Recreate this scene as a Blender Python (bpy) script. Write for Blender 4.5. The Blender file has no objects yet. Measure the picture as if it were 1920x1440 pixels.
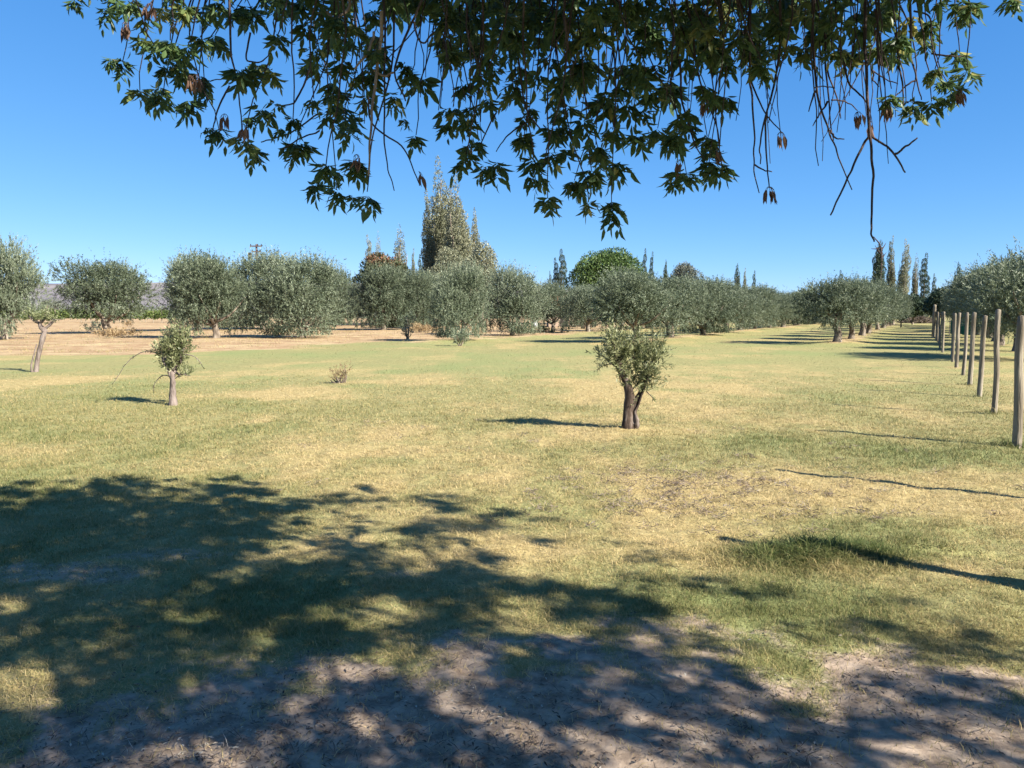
import bpy, math
import numpy as np

# ------------------------------------------------------------------ camera, sky, sun, exposure
SC = bpy.context.scene
COL = SC.collection
CAM_H, FPX = 1.70, 1450.0
PITCH = math.atan(135 / FPX)
cam_d = bpy.data.cameras.new("camera")
cam_d.sensor_fit = 'HORIZONTAL'
cam_d.sensor_width = 36.0
cam_d.lens = FPX / 1920 * 36.0
cam_d.clip_start, cam_d.clip_end = 0.05, 12000
cam = bpy.data.objects.new("camera", cam_d)
cam.location = (0, 0, CAM_H)
cam.rotation_euler = (math.pi / 2 - PITCH, 0, 0)
COL.objects.link(cam)
SC.camera = cam

SUN_V = np.array([1.2, -0.8, 1.0])            # towards the sun
SUN_EL = math.atan2(1.0, math.hypot(1.2, 0.8))
SUN_AZ = math.atan2(1.2, -0.8)                # clockwise from +Y
world = bpy.data.worlds.new("World")
SC.world = world
world.use_nodes = True
wn, wl = world.node_tree.nodes, world.node_tree.links
wn.clear()
sky = wn.new('ShaderNodeTexSky')
sky.sky_type = 'NISHITA'
sky.sun_disc = False
sky.sun_elevation = SUN_EL
sky.sun_rotation = SUN_AZ
sky.altitude = 800
sky.air_density, sky.dust_density, sky.ozone_density = 0.5, 0.2, 5.0
# per channel response, like the phone's tone curve: a deep blue that pales only gently to the horizon
sep = wn.new('ShaderNodeSeparateColor')
cmb = wn.new('ShaderNodeCombineColor')
wl.new(sky.outputs[0], sep.inputs[0])
EXPO = 1.6
for k, (gam, gain) in enumerate(((1.05, 0.158), (0.66, 0.292), (0.40, 0.55))):
    pw = wn.new('ShaderNodeMath'); pw.operation = 'POWER'; pw.inputs[1].default_value = gam
    mu = wn.new('ShaderNodeMath'); mu.operation = 'MULTIPLY'; mu.inputs[1].default_value = gain * 10 / 2 ** EXPO
    wl.new(sep.outputs[k], pw.inputs[0]); wl.new(pw.outputs[0], mu.inputs[0]); wl.new(mu.outputs[0], cmb.inputs[k])
bg = wn.new('ShaderNodeBackground')
bg.inputs['Strength'].default_value = 0.10
wo = wn.new('ShaderNodeOutputWorld')
wl.new(cmb.outputs[0], bg.inputs['Color'])
wl.new(bg.outputs[0], wo.inputs[0])

sun_d = bpy.data.lights.new("sun", 'SUN')
sun_d.energy = 5.0
sun_d.angle = math.radians(0.53)
sun_d.color = (1.0, 0.93, 0.82)
sun = bpy.data.objects.new("sun", sun_d)
from mathutils import Vector
sun.rotation_euler = Vector(tuple(-SUN_V)).to_track_quat('-Z', 'Y').to_euler()
sun.location = (30, -20, 25)
COL.objects.link(sun)

SC.view_settings.view_transform = 'Standard'
SC.view_settings.look = 'None'
SC.view_settings.exposure = EXPO
SC.view_settings.gamma = 1.0
SC.view_settings.use_curve_mapping = False
SC.cycles.max_bounces = 6
SC.cycles.diffuse_bounces = 3
SC.cycles.transmission_bounces = 3
SC.cycles.transparent_max_bounces = 4

# ------------------------------------------------------------------ measuring the photograph
CT, ST = math.cos(PITCH), math.sin(PITCH)
def ray(px, py):
    u, v = (px - 960) / FPX, (720 - py) / FPX
    return np.array([u, CT + v * ST, -ST + v * CT])
def gp(px, py, z=0.0):
    """ground point seen at a place of the photograph"""
    d = ray(px, py)
    t = (z - CAM_H) / d[2]
    return np.array([d[0] * t, d[1] * t, z])
def at(px, py, Y):
    """point at distance Y ahead"""
    d = ray(px, py)
    return np.array([0, 0, CAM_H]) + d * (Y / d[1])
def project(P):
    P = np.asarray(P, float) - np.array([0, 0, CAM_H])
    f = P[:, 1] * CT - P[:, 2] * ST
    up = P[:, 1] * ST + P[:, 2] * CT
    f = np.where(f > 0.05, f, np.nan)
    return 960 + FPX * P[:, 0] / f, 720 - FPX * up / f, f

# ------------------------------------------------------------------ noise and mesh helpers
def _hash(ix, iy, s):
    h = (ix.astype(np.int64) * 374761393 + iy.astype(np.int64) * 668265263 + s * 1442695041) & 0xFFFFFFFF
    h = ((h ^ (h >> 13)) * 1274126177) & 0xFFFFFFFF
    return ((h ^ (h >> 16)) & 0xFFFF) / 65535.0
def vnoise(x, y, s=0):
    ix, iy = np.floor(x), np.floor(y)
    fx, fy = x - ix, y - iy
    fx, fy = fx * fx * (3 - 2 * fx), fy * fy * (3 - 2 * fy)
    a, b = _hash(ix, iy, s), _hash(ix + 1, iy, s)
    c, d = _hash(ix, iy + 1, s), _hash(ix + 1, iy + 1, s)
    return (a * (1 - fx) + b * fx) * (1 - fy) + (c * (1 - fx) + d * fx) * fy
def fbm(x, y, s=0, o=4):
    v, a, t = 0, 1.0, 0
    for k in range(o):
        v = v + a * vnoise(x * 2 ** k + 17.3 * k, y * 2 ** k - 9.1 * k, s + k)
        t += a
        a *= 0.5
    return v / t
def sstep(a, b, x):
    t = np.clip((x - a) / (b - a), 0, 1)
    return t * t * (3 - 2 * t)

def mesh_from(name, V, faces, tint=None, smooth=False, mask=None):
    """V (n,3); faces: list of int arrays (m,k)"""
    me = bpy.data.meshes.new(name)
    V = np.ascontiguousarray(V, dtype=np.float32)
    me.vertices.add(len(V))
    me.vertices.foreach_set('co', V.ravel())
    faces = [np.asarray(f, dtype=np.int32) for f in faces if len(f)]
    nl = sum(f.size for f in faces)
    npoly = sum(len(f) for f in faces)
    me.loops.add(nl)
    me.polygons.add(npoly)
    me.loops.foreach_set('vertex_index', np.concatenate([f.ravel() for f in faces]))
    tot = np.concatenate([np.full(len(f), f.shape[1], np.int32) for f in faces])
    st = np.concatenate([[0], np.cumsum(tot)[:-1]]).astype(np.int32)
    me.polygons.foreach_set('loop_start', st)
    try:
        me.polygons.foreach_set('loop_total', tot)
    except Exception:
        pass
    me.polygons.foreach_set('use_smooth', np.full(npoly, smooth))
    if tint is not None:
        a = me.attributes.new('tint', 'FLOAT', 'POINT')
        a.data.foreach_set('value', np.ascontiguousarray(tint, np.float32))
    if mask is not None:
        a = me.attributes.new('mask', 'FLOAT_COLOR', 'POINT')
        a.data.foreach_set('color', np.ascontiguousarray(mask, np.float32).ravel())
    me.update(calc_edges=True)
    me.validate()
    return me

def link(name, me, mat, parent=None, loc=None):
    o = bpy.data.objects.new(name, me)
    COL.objects.link(o)
    if mat is not None and not me.materials:
        me.materials.append(mat)
    if parent is not None:
        o.parent = parent
    if loc is not None:
        o.location = tuple(float(c) for c in loc)
    return o
def tag(o, label, cat, group=None, kind=None):
    if label: o['label'] = label
    if cat: o['category'] = cat
    if group: o['group'] = group
    if kind: o['kind'] = kind
    return o
def empty(name, loc, rz=0.0, sc=(1, 1, 1)):
    o = bpy.data.objects.new(name, None)
    o.empty_display_size = 0.3
    o.location = tuple(float(c) for c in loc)
    o.rotation_euler = (0, 0, rz)
    o.scale = sc
    COL.objects.link(o)
    return o
def dup(root, loc, rz, sc):
    r = root.copy()
    COL.objects.link(r)
    r.location = tuple(float(c) for c in loc)
    r.rotation_euler = (0, 0, rz)
    r.scale = sc
    for ch in list(root.children):
        c = ch.copy()
        COL.objects.link(c)
        c.parent = r
    return r

def norm(a):
    return a / np.maximum(np.linalg.norm(a, axis=-1, keepdims=True), 1e-9)
def perp(d, rng):
    r = rng.normal(size=d.shape)
    return norm(np.cross(d, r))

def quad_leaves(B, D, L, W, rng, side=None, bend=0.0):
    """flat pointed leaves: base, two shoulders, tip"""
    n = len(B)
    S = perp(D, rng) if side is None else side
    L = np.broadcast_to(L, (n,))[:, None]
    W = np.broadcast_to(W, (n,))[:, None]
    N = np.cross(D, S)
    V = np.stack([B, B + D * L * 0.42 + S * W * 0.5 + N * L * bend, B + D * L,
                  B + D * L * 0.42 - S * W * 0.5 + N * L * bend], axis=1).reshape(-1, 3)
    F = np.arange(4 * n, dtype=np.int32).reshape(-1, 4)
    return V, F

def tube(pts, rad, seg=8, rough=0.0, rng=None, cap=True):
    pts = np.asarray(pts, float)
    rad = np.asarray(rad, float)
    n = len(pts)
    T = np.gradient(pts, axis=0)
    T = norm(T)
    ref = np.array([1.0, 0.13, 0.07]) if abs(T[0, 0]) < 0.9 else np.array([0.1, 1.0, 0.0])
    V = []
    for i in range(n):
        a = norm(np.cross(T[i], ref))
        b = np.cross(T[i], a)
        ang = np.linspace(0, 2 * math.pi, seg, endpoint=False)
        r = np.full(seg, rad[i])
        if rough and rng is not None:
            r = r * (1 + rough * (0.6 * np.sin(ang * 3 + i * 0.5) + rng.normal(0, 0.6, seg)))
        V.append(pts[i] + np.outer(np.cos(ang) * r, a) + np.outer(np.sin(ang) * r, b))
    V = np.concatenate(V)
    i = np.arange(n - 1)[:, None] * seg
    j = np.arange(seg)[None, :]
    j2 = (j + 1) % seg
    F = np.stack([i + j, i + j2, i + seg + j2, i + seg + j], axis=-1).reshape(-1, 4)
    tris = []
    if cap:
        V = np.concatenate([V, pts[-1:] + T[-1:] * rad[-1] * 0.4])
        k = len(V) - 1
        b0 = (n - 1) * seg
        tris = [[b0 + q, b0 + (q + 1) % seg, k] for q in range(seg)]
    return V, F, np.array(tris, dtype=np.int32).reshape(-1, 3)

class MB:
    """gathers vertices and faces of one mesh"""
    def __init__(s):
        s.V, s.Q, s.T, s.t, s.n = [], [], [], [], 0
    def add(s, V, Q=None, T=None, tint=0.5):
        s.V.append(np.asarray(V, float))
        if Q is not None and len(Q): s.Q.append(np.asarray(Q) + s.n)
        if T is not None and len(T): s.T.append(np.asarray(T) + s.n)
        s.t.append(np.broadcast_to(np.asarray(tint, float), (len(V),)))
        s.n += len(V)
    def tube(s, pts, rad, seg=8, rough=0.0, rng=None, tint=0.5):
        V, Q, T = tube(pts, rad, seg, rough, rng)
        s.add(V, Q, T, tint)
    def box(s, c, size, rz=0.0, tint=0.5):
        x, y, z = [d / 2 for d in size]
        V = np.array([[-x, -y, -z], [x, -y, -z], [x, y, -z], [-x, y, -z], [-x, -y, z], [x, -y, z], [x, y, z], [-x, y, z]])
        ca, sa = math.cos(rz), math.sin(rz)
        V = np.stack([V[:, 0] * ca - V[:, 1] * sa, V[:, 0] * sa + V[:, 1] * ca, V[:, 2]], 1) + np.asarray(c)
        s.add(V, [[0, 3, 2, 1], [4, 5, 6, 7], [0, 1, 5, 4], [1, 2, 6, 5], [2, 3, 7, 6], [3, 0, 4, 7]], None, tint)
    def mesh(s, name, smooth=False):
        return mesh_from(name, np.concatenate(s.V), ([np.concatenate(s.Q)] if s.Q else []) + ([np.concatenate(s.T)] if s.T else []),
                         np.concatenate(s.t), smooth)

def curve_pts(ctrl, n):
    """smooth path through control points (Catmull-Rom)"""
    P = np.asarray(ctrl, float)
    P = np.concatenate([2 * P[:1] - P[1:2], P, 2 * P[-1:] - P[-2:-1]])
    out = []
    m = len(P) - 3
    for u in np.linspace(0, m - 1e-6, n):
        i = int(u)
        t = u - i
        a, b, c, d = P[i], P[i + 1], P[i + 2], P[i + 3]
        out.append(0.5 * (2 * b + (c - a) * t + (2 * a - 5 * b + 4 * c - d) * t * t + (3 * b - a - 3 * c + d) * t ** 3))
    return np.array(out)

# ------------------------------------------------------------------ materials
def new_mat(name):
    m = bpy.data.materials.new(name)
    m.use_nodes = True
    nt = m.node_tree
    nt.nodes.clear()
    out = nt.nodes.new('ShaderNodeOutputMaterial')
    return m, nt, nt.nodes, nt.links, out
def ramp(nd, stops):
    r = nd.new('ShaderNodeValToRGB')
    cr = r.color_ramp
    while len(cr.elements) < len(stops):
        cr.elements.new(0.5)
    for e, (p, c) in zip(cr.elements, stops):
        e.position = p
        e.color = (*c, 1)
    return r
def leaf_mat(name, stops, transl=0.3, rough=0.55, vary=0.25, spec=0.3):
    m, nt, nd, ln, out = new_mat(name)
    at_ = nd.new('ShaderNodeAttribute'); at_.attribute_name = 'tint'
    oi = nd.new('ShaderNodeObjectInfo')
    ma = nd.new('ShaderNodeMath'); ma.operation = 'MULTIPLY_ADD'
    ma.inputs[1].default_value = vary
    ma.inputs[2].default_value = -vary / 2
    ln.new(oi.outputs['Random'], ma.inputs[0])
    ad = nd.new('ShaderNodeMath'); ad.operation = 'ADD'; ad.use_clamp = True
    ln.new(at_.outputs['Fac'], ad.inputs[0]); ln.new(ma.outputs[0], ad.inputs[1])
    r = ramp(nd, stops)
    ln.new(ad.outputs[0], r.inputs[0])
    p = nd.new('ShaderNodeBsdfPrincipled')
    p.inputs['Roughness'].default_value = rough
    p.inputs['Specular IOR Level'].default_value = spec
    ln.new(r.outputs[0], p.inputs['Base Color'])
    tr = nd.new('ShaderNodeBsdfTranslucent')
    ln.new(r.outputs[0], tr.inputs['Color'])
    mx = nd.new('ShaderNodeMixShader'); mx.inputs[0].default_value = transl
    ln.new(p.outputs[0], mx.inputs[1]); ln.new(tr.outputs[0], mx.inputs[2])
    ln.new(mx.outputs[0], out.inputs[0])
    return m
def bark_mat(name, c1, c2, c3, scale=6.0, stretch=0.25, bump=0.6):
    m, nt, nd, ln, out = new_mat(name)
    tc = nd.new('ShaderNodeTexCoord')
    mp = nd.new('ShaderNodeMapping'); mp.inputs['Scale'].default_value = (1, 1, stretch)
    ln.new(tc.outputs['Object'], mp.inputs[0])
    n1 = nd.new('ShaderNodeTexNoise'); n1.inputs['Scale'].default_value = scale; n1.inputs['Detail'].default_value = 8
    n1.inputs['Roughness'].default_value = 0.65
    ln.new(mp.outputs[0], n1.inputs['Vector'])
    r = ramp(nd, [(0.33, c1), (0.5, c2), (0.68, c3)])
    ln.new(n1.outputs['Fac'], r.inputs[0])
    n2 = nd.new('ShaderNodeTexNoise'); n2.inputs['Scale'].default_value = scale * 5; n2.inputs['Detail'].default_value = 6
    ln.new(mp.outputs[0], n2.inputs['Vector'])
    ad = nd.new('ShaderNodeMath'); ad.operation = 'ADD'
    ln.new(n1.outputs['Fac'], ad.inputs[0]); ln.new(n2.outputs['Fac'], ad.inputs[1])
    b = nd.new('ShaderNodeBump'); b.inputs['Strength'].default_value = bump; b.inputs['Distance'].default_value = 0.02
    ln.new(ad.outputs[0], b.inputs['Height'])
    p = nd.new('ShaderNodeBsdfPrincipled'); p.inputs['Roughness'].default_value = 0.9
    p.inputs['Specular IOR Level'].default_value = 0.15
    ln.new(r.outputs[0], p.inputs['Base Color']); ln.new(b.outputs[0], p.inputs['Normal'])
    ln.new(p.outputs[0], out.inputs[0])
    return m

M = {}
M['olive'] = leaf_mat('olive_foliage', [(0.0, (0.042, 0.060, 0.034)), (0.5, (0.140, 0.172, 0.106)), (1.0, (0.34, 0.375, 0.265))], 0.26, 0.5, 0.22)
M['young_olive'] = leaf_mat('young_olive_foliage', [(0.0, (0.075, 0.095, 0.036)), (0.5, (0.21, 0.225, 0.11)), (1.0, (0.44, 0.44, 0.26))], 0.25, 0.45, 0.1)
M['poplar'] = leaf_mat('poplar_foliage', [(0.0, (0.08, 0.09, 0.05)), (0.5, (0.215, 0.222, 0.138)), (1.0, (0.39, 0.385, 0.275))], 0.25, 0.5, 0.3)
M['cypress'] = leaf_mat('dark_poplar_foliage', [(0.0, (0.03, 0.05, 0.035)), (0.5, (0.06, 0.09, 0.05)), (1.0, (0.13, 0.16, 0.09))], 0.2, 0.6, 0.3)
M['round'] = leaf_mat('green_tree_foliage', [(0.0, (0.04, 0.07, 0.02)), (0.5, (0.085, 0.14, 0.04)), (1.0, (0.16, 0.22, 0.075))], 0.25, 0.5, 0.1)
M['red'] = leaf_mat('rusty_tree_foliage', [(0.0, (0.03, 0.045, 0.022)), (0.55, (0.07, 0.085, 0.035)), (0.8, (0.14, 0.075, 0.04)), (1.0, (0.26, 0.11, 0.06))], 0.2, 0.6, 0.0)
M['grey'] = leaf_mat('grey_tree_foliage', [(0.0, (0.06, 0.07, 0.05)), (0.5, (0.11, 0.12, 0.09)), (1.0, (0.18, 0.18, 0.15))], 0.2, 0.6, 0.2)
M['ash'] = leaf_mat('ash_foliage', [(0.0, (0.045, 0.082, 0.034)), (0.55, (0.088, 0.145, 0.05)), (0.85, (0.18, 0.20, 0.065)), (1.0, (0.36, 0.34, 0.12))], 0.42, 0.45, 0.0, 0.35)
M['seed'] = leaf_mat('ash_seeds', [(0.0, (0.10, 0.055, 0.04)), (1.0, (0.26, 0.16, 0.11))], 0.3, 0.6, 0.0)
M['dry'] = leaf_mat('dry_weed', [(0.0, (0.16, 0.11, 0.06)), (0.5, (0.30, 0.21, 0.11)), (1.0, (0.46, 0.36, 0.20))], 0.25, 0.7, 0.2)
M['vine'] = leaf_mat('vine_foliage', [(0.0, (0.05, 0.08, 0.02)), (0.5, (0.11, 0.15, 0.04)), (1.0, (0.22, 0.25, 0.07))], 0.25, 0.6, 0.2)
M['far'] = leaf_mat('far_foliage', [(0.0, (0.07, 0.085, 0.06)), (0.5, (0.12, 0.14, 0.10)), (1.0, (0.19, 0.20, 0.15))], 0.2, 0.7, 0.2)
M['brush'] = leaf_mat('dry_brushwood', [(0.0, (0.06, 0.045, 0.035)), (0.5, (0.13, 0.10, 0.075)), (1.0, (0.24, 0.19, 0.14))], 0.1, 0.8, 0.2)
M['grass'] = leaf_mat('grass_blades', [(0.0, (0.085, 0.118, 0.034)), (0.35, (0.215, 0.208, 0.082)), (0.7, (0.395, 0.310, 0.142)), (1.0, (0.58, 0.45, 0.24))], 0.3, 0.6, 0.0, 0.2)
M['litter'] = leaf_mat('leaf_litter', [(0.0, (0.05, 0.038, 0.03)), (0.5, (0.15, 0.115, 0.09)), (0.85, (0.27, 0.23, 0.18)), (1.0, (0.40, 0.37, 0.31))], 0.1, 0.8, 0.0, 0.2)
M['bark'] = bark_mat('olive_bark', (0.06, 0.048, 0.038), (0.16, 0.13, 0.10), (0.30, 0.26, 0.21))
M['pale_bark'] = bark_mat('pale_bark', (0.075, 0.058, 0.048), (0.175, 0.140, 0.122), (0.27, 0.225, 0.20), 14)
M['dark_bark'] = bark_mat('dark_reddish_bark', (0.022, 0.016, 0.013), (0.070, 0.050, 0.038), (0.20, 0.165, 0.14), 12)
M['twig'] = bark_mat('twig_bark', (0.035, 0.026, 0.026), (0.06, 0.045, 0.045), (0.10, 0.08, 0.07), 30)
M['dead_twig'] = bark_mat('bare_twig_bark', (0.16, 0.12, 0.095), (0.26, 0.20, 0.16), (0.36, 0.29, 0.23), 30)
M['post'] = bark_mat('weathered_post_wood', (0.085, 0.070, 0.050), (0.21, 0.18, 0.135), (0.34, 0.30, 0.235), 9, 0.10, 0.8)

def plain(name, col, rough=0.8, n=8.0, amt=0.25):
    return bark_mat(name, tuple(c * (1 - amt) for c in col), col, tuple(min(1, c * (1 + amt)) for c in col), n, 1.0, 0.15)
M['pole'] = plain('power_pole_wood', (0.10, 0.08, 0.075))
M['plaster'] = plain('house_plaster', (0.36, 0.27, 0.20))
M['roof'] = plain('clay_roof', (0.42, 0.20, 0.12))
M['white'] = plain('white_paint', (0.5, 0.5, 0.49))
M['net'] = plain('green_shade_net', (0.025, 0.13, 0.085), 0.8, 20)
M['dark'] = plain('dark_opening', (0.03, 0.03, 0.03))

# ------------------------------------------------------------------ ground: shape and cover
def poly_world(pts):
    return np.array([gp(*p)[:2] for p in pts])
def poly_dist(x, y, P):
    """signed distance, positive inside"""
    d2 = np.full(x.shape, 1e18)
    inside = np.zeros(x.shape, bool)
    n = len(P)
    for i in range(n):
        ax, ay = P[i]
        bx, by = P[(i + 1) % n]
        ex, ey = bx - ax, by - ay
        t = np.clip(((x - ax) * ex + (y - ay) * ey) / (ex * ex + ey * ey + 1e-12), 0, 1)
        dx, dy = x - ax - t * ex, y - ay - t * ey
        d2 = np.minimum(d2, dx * dx + dy * dy)
        c = ((ay > y) != (by > y)) & (x < (bx - ax) * (y - ay) / (by - ay + 1e-12) + ax)
        inside ^= c
    d = np.sqrt(d2)
    return np.where(inside, d, -d)
def line_dist(x, y, P):
    d2 = np.full(x.shape, 1e18)
    for (ax, ay), (bx, by) in zip(P[:-1], P[1:]):
        ex, ey = bx - ax, by - ay
        t = np.clip(((x - ax) * ex + (y - ay) * ey) / (ex * ex + ey * ey + 1e-12), 0, 1)
        d2 = np.minimum(d2, (x - ax - t * ex) ** 2 + (y - ay - t * ey) ** 2)
    return np.sqrt(d2)
def blob(x, y, px, py, rx, ry):
    """soft ellipse round a spot, radii given in metres"""
    c = gp(px, py)
    return np.exp(-(((x - c[0]) / rx) ** 2 + ((y - c[1]) / ry) ** 2))

DIRT = poly_world([(-300, 1420), (60, 1400), (330, 1330), (560, 1265), (840, 1195), (1010, 1172), (1230, 1182), (1330, 1235),
                   (1500, 1290), (1640, 1270), (1800, 1280), (2000, 1275), (2500, 1300), (2600, 2400), (960, 5000), (-900, 2400)])
FURROW = poly_world([(1370, 1016), (1500, 1012), (1640, 1028), (1740, 1045), (1810, 1070), (1920, 1108), (2060, 1165)])
FURROW_B = poly_world([(1640, 1026), (1760, 1033), (1920, 1047), (2120, 1060)])
PINK = poly_world([(-900, 668), (0, 668), (330, 662), (560, 652), (700, 645), (880, 636), (1010, 629), (1120, 622), (1130, 613), (700, 607), (0, 606), (-900, 606)])

ROW_D = 0.54                                  # all planting rows head for the same point far away
def row_x(x0, y0, y):
    return x0 + (y - y0) * ROW_D
ROWS = [(-4.6, 43.0), (6.9, 43.0), (17.2, 41.0), (21.6, 33.0)]

def cover(x, y):
    """dirt, straw, lush, far bare earth: 0..1 each"""
    w = (fbm(x * 1.7, y * 1.7, 3) - 0.5) * 0.9 + (fbm(x * 6, y * 6, 5) - 0.5) * 0.45
    dirt = sstep(-0.45, 0.50, poly_dist(x, y, DIRT) + w * 1.9 + 0.05)
    for (px, py, rx, ry, s) in [(110, 1075, 0.8, 0.3, 0.55), (320, 1040, 0.55, 0.18, 0.5), (760, 1075, 0.25, 0.10, 0.45), (600, 1225, 0.22, 0.1, 0.5)]:
        dirt = np.maximum(dirt, s * sstep(0.35, 0.75, blob(x, y, px, py, rx, ry) + w * 0.9))
    n1 = fbm(x * 0.42, y * 0.30, 11, 3)
    n2 = fbm(x * 2.3, y * 1.6, 21, 4)
    n3 = fbm(x * 0.10, y * 0.10, 31, 3)
    straw = sstep(0.38, 0.68, 0.55 * n1 + 0.30 * n2 + 0.15 * n3)
    for (px, py, rx, ry, s) in [(1250, 930, 1.1, 0.9, 0.75), (1450, 900, 1.0, 0.7, 0.5), (1130, 745, 2.6, 0.9, 0.5), (1330, 960, 0.8, 0.5, 0.5), (30, 845, 1.0, 0.5, 0.5), (1180, 815, 1.0, 0.7, 0.7),
                                 (560, 740, 3.0, 1.2, 0.35), (1500, 720, 4, 2.0, 0.3), (1780, 1080, 0.35, 0.22, 0.6), (1300, 1010, 0.6, 0.3, 0.4), (250, 880, 1.8, 0.5, 0.3), (700, 860, 2.5, 0.6, 0.25), (1600, 680, 6, 2, 0.3)]:
        straw = np.clip(straw + s * blob(x, y, px, py, rx, ry), 0, 1)
    lush = 0.55 * sstep(0.52, 0.72, fbm(x * 0.6 + 40, y * 0.45, 41, 4))
    for (px, py, rx, ry, s) in [(1550, 1035, 0.6, 0.28, 1.0), (1650, 990, 0.9, 0.5, 0.7), (1250, 1130, 0.9, 0.5, 0.45), (450, 665, 9, 2.5, 0.55), (900, 690, 8, 2.5, 0.35), (150, 640, 3, 1.5, 0.2),
                                 (700, 1120, 1.5, 0.5, 0.3), (300, 1150, 1.6, 0.6, 0.3), (1650, 840, 1.5, 0.8, 0.4), (1400, 1120, 0.8, 0.4, 0.5), (800, 870, 1.5, 0.4, 0.3), (1620, 650, 6, 3, 0.4), (1480, 665, 6, 2.5, 0.3)]:
        lush = np.clip(lush + s * blob(x, y, px, py, rx, ry), 0, 1)
    straw = straw * (1 - 0.75 * lush)
    wf = (fbm(x * 0.25, y * 0.25, 51, 4) - 0.5) * 6
    pink = sstep(-1.2, 1.6, poly_dist(x, y, PINK) * 0.6 + wf * 0.6)
    pink = np.maximum(pink, sstep(62, 95, y + wf * 2) * sstep(30, -10, x - y * 0.1))
    for (x0, y0) in ROWS[:3]:
        dd = np.abs(x - row_x(x0, y0, y)) / math.hypot(1, ROW_D)
        pink = np.maximum(pink, 0.62 * sstep(1.3, 0.4, dd + wf * 0.14) * (y > y0 - 2.0))
    return dirt, straw, lush, pink

def height(x, y):
    near = sstep(30, 8, y)
    h = 0.028 * (fbm(x * 1.1, y * 1.1, 61, 3) - 0.5) * 2 + 0.022 * (fbm(x * 5.5, y * 5.5, 63, 3) - 0.5) * near * 2
    h = h + 0.10 * (fbm(x * 0.12, y * 0.12, 65, 2) - 0.5) * sstep(6, 20, y)
    h = h + 0.16 * (fbm(x * 0.5, y * 0.5, 67, 3) - 0.5) * sstep(45, 60, y)
    a = line_dist(x, y, FURROW)
    b = line_dist(x, y, FURROW_B)
    h = h - 0.02 * np.exp(-(a / 0.16) ** 2)
    h = h - 0.075 * np.exp(-(b / 0.05) ** 2) * sstep(2.6, 3.0, x)
    h = h + 0.06 * blob(x, y, 1180, 808, 0.7, 0.7)
    for (x0, y0) in ROWS[:3]:
        dd = np.abs(x - row_x(x0, y0, y)) / math.hypot(1, ROW_D)
        h = h + 0.12 * np.exp(-(dd / 1.0) ** 2) * sstep(y0 - 3, y0 - 1, y)
    return h
def hz(x, y):
    return float(height(np.array([float(x)]), np.array([float(y)]))[0])

def axis(fine_to, step, grow, far):
    v = list(np.arange(0, fine_to, step))
    s = step
    while v[-1] < far:
        s *= grow
        v.append(v[-1] + s)
    return np.array(v)
gx_ = axis(5.0, 0.06, 1.055, 5000)
gx_ = np.concatenate([-gx_[:0:-1], gx_])
gy_ = 2.3 + axis(5.5, 0.05, 1.035, 6000)
gy_ = np.concatenate([[-3000, -1000, -300, -100, -40, -18, -9, -5, -2.5, -1, 0, 0.8, 1.4, 1.8, 2.1], gy_])
GX, GY = np.meshgrid(gx_, gy_)
gxf, gyf = GX.ravel(), GY.ravel()
cd, cs, cl, cp = cover(gxf, gyf)
GV = np.stack([gxf, gyf, height(gxf, gyf)], 1)
nx = len(gx_)
ii = (np.arange(len(gy_) - 1)[:, None] * nx + np.arange(nx - 1)[None, :])
GF = np.stack([ii, ii + 1, ii + nx + 1, ii + nx], -1).reshape(-1, 4)

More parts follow.
